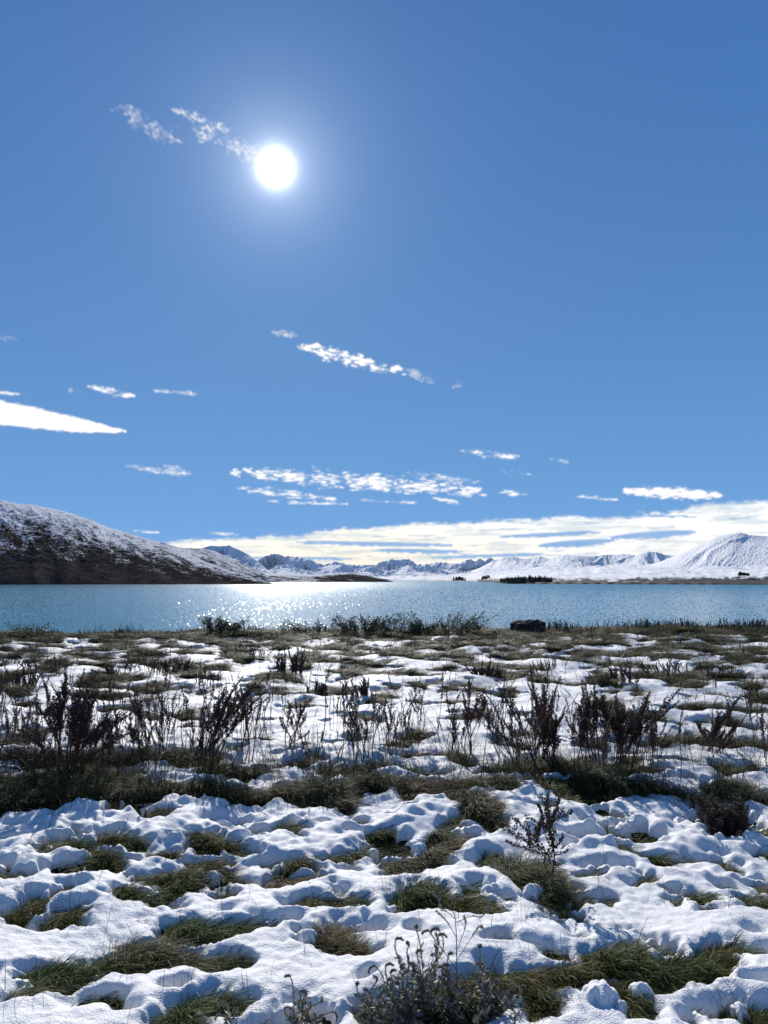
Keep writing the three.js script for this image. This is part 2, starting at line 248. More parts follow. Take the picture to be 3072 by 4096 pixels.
// ---------------------------------------------------------------- the lake
{
  const front = [...steps(-31, 14, 1000), ...steps(14.05, 31, 300)], cols = [-180, -150, -120, -90, -70, -55, -45, -38, -34, ...front, 34, 38, 45, 55, 70, 90, 120, 150, 180];
  const dep = [...geo(14, 4.7, 14), ...steps(4.65, 0.1, 182), 0.085, 0.075, 0.065], rows = dep.map((d) => (EYE - LAKE_Y) / Math.tan(d * D2R)).filter((r) => r > 40);
  const g = sheet(rows, cols, (r, az) => { const [x, z] = polar(az, r); return [x, LAKE_Y, z]; });
  const p = g.attributes.position.array, n = g.attributes.normal.array, uv = g.attributes.uv.array, r = rng(71);
  for (let k = 0; k < p.length / 3; k++) {
    const x = p[k * 3], z = p[k * 3 + 2], d = Math.hypot(x, z), az = Math.atan2(x, -z) / D2R;
    const gust = 1 + 0.35 * fbm(n2, x * 0.006, z * 0.0022, 3) + 0.2 * n2b(x * 0.03, z * 0.008), far = sstep(250, 1500, d);
    const calm = 1 - 0.45 * sstep(-9, -15, az) * far;
    const s = lerp(0.094, 0.05, far) * gust * calm * (1 - 0.3 * sstep(5, 12, az));
    const sx = s * gauss(r), sz = s * gauss(r), L = Math.hypot(sx, 1, sz);
    n[k * 3] = sx / L; n[k * 3 + 1] = 1 / L; n[k * 3 + 2] = sz / L;
    uv[k * 2] = (az + 180) / 360; uv[k * 2 + 1] = clamp(Math.log(d / 40) / Math.log(9000 / 40));
  }
  const W = 512, H = 128, rough = new Uint8Array(W * H * 4);   // waves too small for the sheet: rougher with distance, calmer in the lee of the left hill
  for (let y = 0; y < H; y++) for (let x = 0; x < W; x++) {
    const d = 40 * Math.pow(9000 / 40, (y + 0.5) / H), az = (x + 0.5) / W * 360 - 180, far = sstep(140, 1300, d);
    const v = lerp(0.165, 0.3, far) - 0.13 * sstep(-8.5, -13, az) * far;
    rough[(y * W + x) * 4 + 1] = 255 * v; rough[(y * W + x) * 4 + 3] = 255;
  }
  const map = new THREE.DataTexture(rough, W, H); map.magFilter = THREE.LinearFilter; map.needsUpdate = true;
  const water = std([0.004, 0.15, 0.225], 1, { roughnessMap: map, ior: 1.33, specularIntensity: 0.4 });
  structure(mesh('lake', g, water), 'rippled turquoise lake glittering under the sun');
}

// ---------------------------------------------------------------- the meadow: soil, tussocks and melting snow
const CHAINS = [];
function bare(kind, ...v) { const p = []; for (let i = 0; i < v.length; i += 3) p.push([v[i], v[i + 1], v[i + 2]]); CHAINS.push({ kind, p }); }
bare('hollow', -1.95, -4.94, 0.05, -1.86, -4.89, 0.04);
bare('hollow', -1.71, -4.86, 0.08);
bare('green', -1.69, -4.67, 0.07, -1.59, -4.65, 0.09, -1.48, -4.59, 0.07, -1.40, -4.54, 0.04);
bare('green', -1.62, -4.40, 0.06, -1.53, -4.30, 0.12, -1.44, -4.22, 0.06);
bare('green', -1.29, -4.12, 0.03, -1.18, -4.20, 0.07, -1.09, -4.13, 0.13, -1.03, -3.95, 0.06);
bare('green', -1.28, -3.91, 0.07, -1.21, -3.90, 0.06, -1.08, -3.86, 0.03, -1.02, -3.83, 0.02);
bare('hollow', -1.88, -4.39, 0.06);
bare('hollow', -1.68, -4.15, 0.09, -1.74, -4.15, 0.05);
bare('green', -1.90, -4.04, 0.06, -1.84, -4.03, 0.07);
bare('green', -1.60, -3.87, 0.04);
bare('green', -1.69, -3.81, 0.05);
bare('hollow', -1.99, -4.66, 0.06);
bare('green', -1.78, -4.49, 0.10);
bare('dry', -2.90, -5.63, 0.42, -2.64, -5.77, 0.33, -2.38, -5.90, 0.40, -2.06, -5.88, 0.31, -1.72, -5.80, 0.17, -1.45, -5.71, 0.11);
bare('hollow', -1.82, -5.51, 0.16);
bare('dry', -1.42, -5.79, 0.16, -1.22, -5.64, 0.11, -1.04, -5.57, 0.11, -0.87, -5.58, 0.13, -0.73, -5.76, 0.14, -0.57, -5.85, 0.17, -0.43, -5.70, 0.21, -0.29, -5.49, 0.12, -0.25, -5.43, 0.07);
bare('dry', -0.23, -5.92, 0.17, -0.05, -5.98, 0.18, 0.02, -5.97, 0.15, 0.25, -5.90, 0.11);
bare('hollow', -0.20, -5.17, 0.07);
bare('green', -1.13, -4.78, 0.07, -1.03, -4.63, 0.10, -0.92, -4.59, 0.07, -0.78, -4.55, 0.05);
bare('green', -1.03, -4.65, 0.06, -0.95, -4.75, 0.03);
bare('hollow', -0.90, -4.93, 0.04, -0.83, -4.91, 0.06);
bare('hollow', -0.72, -4.88, 0.04, -0.67, -4.91, 0.07);
bare('green', -1.03, -4.37, 0.06, -0.93, -4.30, 0.10, -0.87, -4.20, 0.08);
bare('green', -0.83, -4.00, 0.07);
bare('green', -0.63, -4.39, 0.04);
bare('dry', -0.47, -4.35, 0.04);
bare('dry', -0.59, -4.13, 0.04, -0.49, -4.15, 0.06, -0.40, -4.17, 0.05, -0.32, -4.22, 0.04);
bare('green', -0.34, -4.46, 0.04, -0.27, -4.48, 0.05, -0.16, -4.61, 0.06, -0.11, -4.63, 0.04);
bare('hollow', -0.20, -4.33, 0.03);
bare('hollow', -0.01, -4.32, 0.03);
bare('hollow', -0.25, -3.97, 0.03);
bare('green', -0.45, -3.83, 0.03, -0.34, -3.83, 0.04, -0.20, -3.86, 0.06, -0.12, -3.88, 0.03);
bare('dry', 0.26, -5.79, 0.18, 0.39, -5.82, 0.15, 0.17, -5.52, 0.07);
bare('dry', 0.52, -5.85, 0.16, 0.69, -5.79, 0.16, 0.86, -5.76, 0.14);
bare('dry', 0.42, -5.64, 0.06, 0.51, -5.52, 0.10, 0.60, -5.43, 0.12, 0.63, -5.27, 0.11, 0.65, -5.05, 0.12, 0.68, -4.93, 0.08);
bare('hollow', 0.04, -4.70, 0.14, 0.08, -4.63, 0.09);
bare('dry', 0.05, -4.44, 0.07, 0.13, -4.37, 0.09, 0.23, -4.44, 0.11, 0.34, -4.55, 0.10, 0.43, -4.71, 0.07, 0.48, -4.78, 0.05);
bare('hollow', 0.16, -4.78, 0.03);
bare('hollow', 0.53, -4.35, 0.06, 0.60, -4.39, 0.06);
bare('dry', 0.63, -4.26, 0.06, 0.71, -4.22, 0.09, 0.79, -4.12, 0.18, 0.82, -3.97, 0.16, 0.86, -3.90, 0.09);
bare('green', 0.17, -4.06, 0.05);
bare('green', 0.06, -3.81, 0.05, 0.14, -3.86, 0.12, 0.22, -3.82, 0.11, 0.33, -3.72, 0.06, 0.41, -3.72, 0.08, 0.49, -3.75, 0.06);
bare('hollow', 0.46, -3.94, 0.07);
bare('hollow', 1.38, -4.95, 0.09, 1.43, -4.85, 0.07, 1.54, -4.83, 0.06, 1.68, -4.89, 0.08, 1.64, -5.00, 0.07, 1.52, -5.03, 0.05);
bare('hollow', 2.29, -5.32, 0.20, 2.20, -5.10, 0.19, 2.12, -4.91, 0.12);
bare('dry', 2.56, -5.64, 0.18, 2.61, -5.58, 0.12);
bare('dry', 2.54, -5.77, 0.19);
bare('dry', 1.50, -5.92, 0.29, 1.65, -5.82, 0.17, 1.84, -5.76, 0.14, 2.02, -5.76, 0.11, 2.14, -5.64, 0.06, 2.27, -5.54, 0.08);
bare('hollow', 1.39, -5.70, 0.27, 1.39, -5.90, 0.32);
bare('dry', 1.54, -4.43, 0.03, 1.60, -4.44, 0.03);
bare('hollow', 1.18, -4.30, 0.06);
bare('hollow', 1.30, -4.29, 0.03);
bare('dry', 1.39, -4.20, 0.06, 1.31, -4.12, 0.03);
bare('hollow', 1.04, -3.92, 0.07);
bare('dry', 1.10, -3.90, 0.06);
bare('hollow', 1.50, -3.98, 0.06);
bare('green', 1.54, -3.95, 0.06, 1.56, -3.90, 0.09);
bare('dry', 1.40, -3.88, 0.03);
bare('green', 1.96, -4.44, 0.04);
bare('hollow', 2.06, -4.25, 0.04);
bare('green', 2.20, -4.59, 0.06);
bare('dry', 1.87, -4.15, 0.03, 1.92, -4.13, 0.04, 2.00, -4.12, 0.06);
bare('dry', 1.82, -3.92, 0.07, 1.86, -3.90, 0.11, 1.92, -3.90, 0.11);
bare('green', -1.73, -3.64, 0.07, -1.66, -3.59, 0.04);
bare('green', -1.66, -3.76, 0.07);
bare('green', -1.54, -3.62, 0.02, -1.50, -3.65, 0.05, -1.43, -3.66, 0.04, -1.41, -3.72, 0.02);
bare('dry', -1.42, -2.95, 0.02, -1.38, -3.00, 0.03, -1.33, -3.04, 0.04);
bare('green', -1.39, -3.13, 0.05, -1.33, -3.13, 0.07, -1.23, -3.13, 0.07, -1.17, -3.20, 0.06);
bare('dry', -1.13, -3.27, 0.08, -1.07, -3.31, 0.10, -0.97, -3.31, 0.11, -0.88, -3.31, 0.09, -0.80, -3.31, 0.07, -0.75, -3.29, 0.05, -0.67, -3.25, 0.03, -0.62, -3.23, 0.02);
bare('hollow', -1.26, -3.24, 0.02);
bare('green', -0.92, -3.57, 0.11, -0.83, -3.55, 0.11, -0.76, -3.56, 0.08, -0.66, -3.60, 0.06, -0.56, -3.64, 0.04, -0.51, -3.61, 0.02);
bare('green', -0.71, -2.86, 0.06, -0.65, -2.98, 0.05, -0.60, -2.94, 0.07, -0.54, -2.97, 0.03);
bare('green', -0.70, -2.90, 0.08, -0.71, -2.79, 0.08);
bare('dry', -0.34, -3.55, 0.04, -0.31, -3.47, 0.07, -0.23, -3.47, 0.09, -0.13, -3.41, 0.07, -0.07, -3.37, 0.05, -0.01, -3.39, 0.02);
bare('hollow', -0.20, -3.60, 0.04, -0.13, -3.57, 0.02, -0.05, -3.61, 0.03);
bare('hollow', -0.32, -2.95, 0.02);
bare('hollow', -0.27, -2.95, 0.05, -0.22, -2.91, 0.04);
bare('hollow', -0.40, -2.82, 0.07);
bare('green', -0.07, -2.95, 0.03, -0.02, -2.90, 0.06, 0.04, -2.90, 0.10, 0.13, -2.89, 0.11, 0.21, -2.89, 0.12, 0.30, -2.92, 0.10, 0.37, -3.00, 0.08, 0.45, -3.07, 0.06, 0.53, -3.06, 0.07, 0.63, -3.07, 0.05, 0.71, -3.06, 0.06, 0.79, -3.11, 0.05, 0.91, -3.18, 0.10, 0.99, -3.14, 0.11, 1.01, -3.07, 0.09, 1.08, -3.09, 0.08, 1.17, -3.14, 0.09, 1.28, -3.18, 0.08, 1.40, -3.26, 0.07, 1.47, -3.30, 0.06);
bare('dry', 1.00, -3.33, 0.04, 1.08, -3.33, 0.04);
bare('hollow', 1.19, -3.40, 0.06, 1.19, -3.34, 0.04);
bare('hollow', 1.35, -3.29, 0.04);
bare('hollow', 1.06, -3.54, 0.02);
bare('hollow', 1.14, -3.51, 0.03);
bare('hollow', 0.71, -3.24, 0.05);
bare('hollow', 0.41, -3.15, 0.03);
bare('hollow', 0.83, -3.25, 0.03);
bare('green', 0.52, -2.98, 0.06, 0.57, -2.92, 0.06);
bare('green', 0.84, -2.98, 0.05, 0.90, -2.93, 0.04, 0.90, -2.87, 0.05, 0.90, -2.83, 0.03);
bare('green', 1.22, -2.90, 0.02, 1.26, -2.90, 0.04, 1.29, -2.87, 0.04, 1.33, -2.82, 0.07);
bare('hollow', 1.17, -2.84, 0.05);
bare('dry', 1.07, -2.80, 0.03);
bare('hollow', 0.91, -3.64, 0.04, 0.95, -3.64, 0.04);
bare('hollow', 0.82, -3.75, 0.05, 0.87, -3.72, 0.04);
bare('dry', -1.35, -6.33, 0.14, -1.14, -6.21, 0.10, -1.01, -6.30, 0.09);
bare('dry', -0.81, -6.48, 0.10, -0.70, -6.58, 0.10);
bare('dry', -0.50, -6.45, 0.08, -0.34, -6.33, 0.09, -0.15, -6.48, 0.10, 0.00, -6.56, 0.10);
bare('dry', 0.25, -6.91, 0.09, 0.50, -6.91, 0.09, 0.67, -6.64, 0.08);
bare('dry', 0.87, -6.33, 0.11, 1.11, -6.40, 0.14, 1.35, -6.48, 0.16, 1.58, -6.48, 0.18, 1.83, -6.40, 0.16, 2.03, -6.33, 0.11, 2.23, -6.25, 0.07);
bare('dry', 2.53, -7.19, 0.12, 2.87, -7.39, 0.12, 3.17, -7.29, 0.12, 3.57, -7.39, 0.12);
bare('dry', 2.26, -6.91, 0.09);
bare('dry', 2.75, -6.33, 0.08, 3.05, -6.48, 0.08);
bare('dry', -3.20, -6.64, 0.12, -2.92, -6.64, 0.15, -2.61, -6.64, 0.15, -2.29, -6.64, 0.12, -2.07, -6.82, 0.11);
bare('dry', -1.70, -6.64, 0.12, -1.54, -6.82, 0.12);
const LUMPS = [[1.52, -4.98, 0.047], [1.44, -4.96, 0.026], [1.49, -3.88, 0.024], [1.05, -3.94, 0.021], [1.21, -4.29, 0.043], [1.13, -4.31, 0.038], [-0.11, -3.62, 0.022], [-0.16, -2.96, 0.045], [-0.35, -2.90, 0.049], [1.11, -3.51, 0.044], [1.16, -3.44, 0.031], [1.50, -3.51, 0.033], [0.79, -2.91, 0.062], [1.29, -2.90, 0.039], [0.05, -5.71, 0.036], [0.77, -5.65, 0.051], [0.89, -5.70, 0.029], [0.21, -4.63, 0.042], [0.32, -4.77, 0.031], [0.74, -3.94, 0.058], [0.90, -3.87, 0.026], [0.97, -3.76, 0.026], [-1.73, -4.60, 0.057], [-2.05, -4.71, 0.046], [-1.85, -4.68, 0.032], [-1.24, -4.68, 0.068], [-1.22, -4.27, 0.037], [-1.14, -5.03, 0.040], [-0.96, -4.98, 0.032], [-0.50, -5.03, 0.065], [-0.32, -4.98, 0.038], [-0.20, -4.91, 0.038], [-1.92, -4.25, 0.060], [-1.82, -4.21, 0.044], [-1.51, -3.97, 0.061], [-1.39, -3.89, 0.043], [-0.91, -4.21, 0.056], [-0.87, -4.33, 0.034], [-2.19, -4.68, 0.033], [-0.48, -3.94, 0.037], [-0.62, -3.91, 0.026], [0.45, -2.97, 0.021], [0.49, -2.93, 0.025], [0.85, -2.87, 0.029], [1.01, -2.90, 0.034], [1.16, -2.99, 0.044]];
const SEG = [];
for (const c of CHAINS) for (let i = 0; i < c.p.length; i++) { const a = c.p[Math.max(0, i - 1)], b = c.p[i]; if (i || c.p.length === 1) SEG.push([a[0], a[1], a[2], b[0] - a[0], b[1] - a[1], b[2] - a[2], c.kind]); }
const CELL = 0.5, GRID = new Map();
for (const s of SEG) {
  const m = 0.9, x0 = Math.min(s[0], s[0] + s[3]) - m, x1 = Math.max(s[0], s[0] + s[3]) + m, z0 = Math.min(s[1], s[1] + s[4]) - m, z1 = Math.max(s[1], s[1] + s[4]) + m;
  for (let i = Math.floor(x0 / CELL); i <= Math.floor(x1 / CELL); i++) for (let j = Math.floor(z0 / CELL); j <= Math.floor(z1 / CELL); j++) { const k = i * 4096 + j; if (!GRID.has(k)) GRID.set(k, []); GRID.get(k).push(s); }
}
let hitKind = 'green';
function listed(x, z) {                    // signed distance to the bare patches that are laid out one by one
  let best = 0.6; hitKind = 'green';
  const near = GRID.get(Math.floor(x / CELL) * 4096 + Math.floor(z / CELL));
  if (!near) return best;
  for (const s of near) {
    const px = x - s[0], pz = z - s[1], L = s[3] * s[3] + s[4] * s[4], t = L ? clamp((px * s[3] + pz * s[4]) / L) : 0;
    const d = Math.hypot(px - t * s[3], pz - t * s[4]) - (s[2] + t * s[5]);
    if (d < best) { best = d; hitKind = s[6]; }
  }
  return best;
}
const edgeZ = (x) => -(21.1 + 0.14 * clamp(x, -14, 14));            // where the meadow drops to the lake
function snowDistance(x, z) {              // > 0 on snow, metres from the edge; < 0 on bare ground
  const r = Math.hypot(x, z), w = Math.min(1, r / 5);
  const wx = x + w * (0.05 * n2(x * 3.1, z * 3.1) + 0.028 * n2b(x * 8.3, z * 8.3) + 0.01 * n2c(x * 21, z * 21)), wz = z + w * (0.05 * n2b(x * 3.1 + 9, z * 3.1) + 0.028 * n2c(x * 8.3, z * 8.3 + 4) + 0.01 * n2(x * 21, z * 21));
  let d = z < 0 ? listed(wx, wz) - (hitKind === 'dry' ? -0.008 : 0.004) : 0.6;
  if (r < 7 && r > 2.4) { const q = (0.6 * n2b(x * 1.5 + 7, z * 2.0) + 0.5 * n2c(x * 3.7, z * 4.2) + lerp(0.64, 0.46, sstep(3.6, 4.6, r))) * 0.22; if (q < d) { d = q; hitKind = n2(x * 2, z * 2) > 0.1 ? 'green' : 'hollow'; } }
  const far = sstep(5.2, 7.4, r) + (z > -1.8 ? 1 : 0);
  if (far > 0) {
    const cover = lerp(lerp(0.5, 0.22, sstep(8, 13, r)), 0.12, sstep(14, 18, r));
    const f = 0.62 * n2(x * 0.85 + 3, z * 0.85) + 0.5 * n2b(x * 1.9, z * 1.9) + 0.26 * n2c(x * 4.3, z * 4.3);
    const strip = sstep(-0.1, 0.9, z - edgeZ(x) + 0.3 * n2(x * 0.8, 7));                    // bare strip along the edge
    const q = (f + cover + 0.9 * (1 - far) - 1.5 * (1 - strip)) * lerp(0.3, 0.42, sstep(8, 16, r));
    if (q < d) { d = q; hitKind = n2(x * 0.5, z * 0.5 + 30) > 0.1 ? 'dry' : 'green'; }
  }
  return d;
}
function meadow(x, z) {                    // the ground without snow
  const e = edgeZ(x) - z, r = Math.hypot(x, z);
  let y = 0.05 * n2b(x * 0.33, z * 0.33) * sstep(1, 5, r) + 0.04 * n2(x * 0.9, z * 0.9) + 0.06 * sstep(12, 20, r) * n2c(x * 0.25, z * 0.25);
  if (e > 0) y -= e < 6 ? 0.02 * e * e : 0.72 + 0.2 * (e - 6) - 0.0006 * (e - 6) ** 2 * (e < 160 ? 1 : 0);
  return Math.max(y, -11);
}
function ground(x, z, d = snowDistance(x, z)) { return meadow(x, z) + 0.085 * sstep(0.02, -0.16, d) * (hitKind === 'hollow' ? -0.5 : 1) + 0.012 * n2c(x * 7, z * 7); }
function snowTop(x, z) {
  const d = snowDistance(x, z), r = Math.hypot(x, z);
  if (d < -0.02) return meadow(x, z) - 0.09;
  const lumpy = sstep(4.0, 4.8, r) * (1 - 0.6 * sstep(6, 8, r)) + 0.35 * sstep(0.2, 0.7, x / Math.max(r, 1)) + 0.05;
  const pillow = Math.abs(n2(x * 1.5 + 5, z * 1.9)) ** 0.8, swell = n2b(x * 1.05, z * 1.2);
  let T = 0.066 + 0.022 * swell + lumpy * (0.034 * (0.5 - pillow) + 0.02 * n2c(x * 3.4, z * 3.9) + 0.009 * n2(x * 7.5, z * 8)) + 0.004 * n2b(x * 12, z * 12) + 0.0012 * n2c(x * 27, z * 27);
  T *= lerp(1, 0.85, sstep(8, 14, r));
  T = Math.max(T, 0.035);
  const w = 0.1 + 0.04 * n2(x * 2.3, z * 2.3 + 50), t = clamp((d + 0.012) / w), prof = Math.sqrt(Math.max(0, 1 - (1 - t) * (1 - t)));
  return meadow(x, z) + (d < -0.012 ? -0.09 : lerp(-0.05, T, Math.pow(prof, 0.9)));
}
function withLumps(x, z, y) {              // loose lumps frozen to the snow and to the grass
  for (const [lx, lz, lr] of LUMPS) {
    const dx = x - lx, dz = z - lz;
    if (Math.abs(dx) > lr * 1.7 || Math.abs(dz) > lr * 1.7) continue;
    const a = Math.atan2(dz, dx), q = Math.hypot(dx, dz) / (lr * (1 + 0.28 * n2(Math.cos(a) * 1.1 + lx * 9, Math.sin(a) * 1.1 + lz * 9) + 0.1 * n2b(x * 40, z * 40)));
    if (q < 1) y = Math.max(y, meadow(lx, lz) + 0.02 + Math.sqrt(1 - q * q) * (lr * 0.85 + Math.min(0.014, lr * 0.3)) * (1 + 0.16 * n2c(x * 18, z * 18)));
  }
  return y;
}
{ // crumbs broken off the edges
  const r = rng(61);
  for (let i = 0, n = 0; i < 6000 && n < 230; i++) {
    const R = 2.6 + 4.2 * r(), a = (r() - 0.5) * 1.25, x = R * Math.sin(a), z = -R * Math.cos(a), d = snowDistance(x, z);
    if (d < -0.11 || d > 0.1 || r() < 0.3) continue;
    LUMPS.push([x, z, 0.012 + 0.04 * r() * r()]); n++;
  }
}
const angFront = steps(-37, 37, 560), ANG = [-180, -165, -150, -135, -120, -105, -92, -80, -70, -62, -55, -50, -46, -43, -40.5, -38.6, ...angFront, 38.6, 40.5, 43, 46, 50, 55, 62, 70, 80, 92, 105, 120, 135, 150, 165, 180];
const grain = noiseTexture(1024, 5, [[1024, 1], [512, 1], [256, 0.8], [128, 0.35], [48, 0.3], [16, 0.6]]);
{
  const rows = [...geo(0.25, 2.2, 34), ...geo(2.21, 8, 400), ...geo(8.05, 26, 250)];
  const at = (r, az) => { const [x, z] = polar(az, r); return [x, r < 6.6 && z < 0 ? withLumps(x, z, snowTop(x, z)) : snowTop(x, z), z]; };
  const g = sheet(rows, ANG, at, null, 1.6);
  const snow = std([0.76, 0.755, 0.75], 0.6, { bumpMap: grain, bumpScale: 0.0055, specularIntensity: 0.55, ior: 1.31 });
  structure(mesh('snow', g, snow), 'melting snow sheet with grassy holes over the meadow');
}
{
  const rows = [...geo(0.25, 2.2, 20), ...geo(2.22, 8, 210), ...geo(8.08, 27, 150), ...geo(28, 400, 70), ...geo(450, 9000, 14)], cols = ANG.filter((a, i) => Math.abs(a) > 37 || i % 2 === 0);
  const g = sheet(rows, cols, (r, az) => { const [x, z] = polar(az, r); return [x, r < 27 ? ground(x, z) : meadow(x, z), z]; }, (x, y, z) => {
    const n = fbm(n2, x * 2.4, z * 2.4, 4, 0.6), m = fbm(n2b, x * 9, z * 9, 3), t = 0.8 + 0.5 * m;
    return [lerp(0.035, 0.06, 0.5 + 0.5 * n) * t, lerp(0.034, 0.044, 0.5 + 0.5 * n) * t, lerp(0.014, 0.024, 0.5 + 0.5 * n) * t];
  }, 1.1);
  structure(mesh('ground', g, std([1, 1, 1], 0.95, { vertexColors: true, bumpMap: grain, bumpScale: 0.02, specularIntensity: 0.2 })), 'dark soil and turf of the lakeside meadow');
}

// ---------------------------------------------------------------- plants
// blades: thin bent ribbons, five segments; v collects triangles
class Soup {
  constructor() { this.p = []; this.c = []; }
  tri(a, b, c, col) { this.p.push(...a, ...b, ...c); for (let i = 0; i < 3; i++) this.c.push(...col); }
  quad(a, b, c, d, col) { this.tri(a, b, c, col); this.tri(a, c, d, col); }
  build() { const g = new THREE.BufferGeometry(); g.setAttribute('position', new THREE.Float32BufferAttribute(this.p, 3)); g.setAttribute('color', new THREE.Float32BufferAttribute(this.c, 3)); g.computeVertexNormals(); return g; }
}
function blade(s, r, x, y, z, az, len, wid, th0, th1, col, seg = 5, roll = 0) {
  let px = x, py = y, pz = z, side = [-Math.sin(az + roll) * wid / 2, (r() - 0.5) * wid * 0.6, Math.cos(az + roll) * wid / 2], pl, pr;
  for (let i = 0; i <= seg; i++) {
    const t = i / seg, k = i === seg ? 0.04 : 1 - 0.55 * t * t, a = [px - side[0] * k, py - side[1] * k, pz - side[2] * k], b = [px + side[0] * k, py + side[1] * k, pz + side[2] * k];
    if (i) { if (i === seg) s.tri(pl, pr, a, col); else s.quad(pl, pr, b, a, col); }
    pl = a; pr = b;
    const th = lerp(th0, th1, Math.pow((i + 0.5) / seg, 0.9)), st = len / seg;
    px += Math.sin(th) * Math.cos(az) * st; pz += Math.sin(th) * Math.sin(az) * st; py += Math.cos(th) * st;
  }
}
const GREEN = [[0.062, 0.088, 0.012], [0.04, 0.06, 0.008], [0.095, 0.1, 0.02], [0.1, 0.084, 0.026], [0.024, 0.036, 0.006]], DRY = [[0.12, 0.088, 0.034], [0.07, 0.05, 0.017], [0.22, 0.17, 0.085], [0.05, 0.04, 0.012], [0.06, 0.066, 0.013]];
function tuft(seed, n, len, wid, spread, th, cone, palette, straw = 0.06) {      // combed towards +x; cone = how far the blades fan out
  const s = new Soup(), r = rng(seed);
  for (let i = 0; i < n; i++) {
    const a = r() * 6.283, q = Math.sqrt(r()) * spread, az = (r() - 0.5 + r() - 0.5) * cone, l = len * (0.55 + 0.6 * r()), col = r() < straw ? [0.3, 0.25, 0.15] : palette[Math.floor(r() * palette.length)];
    blade(s, r, Math.cos(a) * q, -0.015, Math.sin(a) * q, az, l, wid * (0.7 + 0.6 * r()), th[0] * (0.6 + 0.8 * r()), th[1] * (0.85 + 0.3 * r()), col.map((v) => v * (0.8 + 0.4 * r())), 5, (r() - 0.5) * 1.2);
  }
  return s.build();
}
const grassMat = std([1, 1, 1], 0.55, { vertexColors: true, side: THREE.DoubleSide, transmission: 0.1, thickness: 0, specularIntensity: 0.08 });
const TUFTS = {
  green: [1, 2, 3, 4].map((i) => tuft(100 + i, 40, 0.115, 0.0019, 0.035, [0.45, 1.9], 1.9, GREEN, 0.05)),
  dry: [1, 2, 3, 4].map((i) => tuft(200 + i, 36, 0.14, 0.0019, 0.04, [0.45, 1.9], 1.8, DRY, 0.12)),
  upright: [1, 2, 3].map((i) => tuft(300 + i, 8, 0.13, 0.0016, 0.03, [0.2, 0.95], 5, GREEN, 0.2)),
  tall: [1, 2, 3].map((i) => tuft(400 + i, 16, 0.34, 0.0024, 0.05, [0.12, 1.0], 6.3, DRY, 0.16)),
  stem: [1, 2, 3].map((i) => tuft(500 + i, 2, 0.15, 0.0018, 0.01, [0.15, 0.8], 6.3, DRY, 0.1)),
};
const placed = {};
const Q = new THREE.Quaternion(), UPV = new THREE.Vector3(0, 1, 0), M4 = new THREE.Matrix4();
function plantTuft(kind, variant, x, y, z, turn, sx, sy, tint) { const k = kind + variant; (placed[k] ??= { g: TUFTS[kind][variant], m: [], c: [] }).m.push(new THREE.Matrix4().compose(new THREE.Vector3(x, y, z), Q.setFromAxisAngle(UPV, turn), new THREE.Vector3(sx, sy, sx))); placed[k].c.push(new THREE.Color().setRGB(...tint)); }
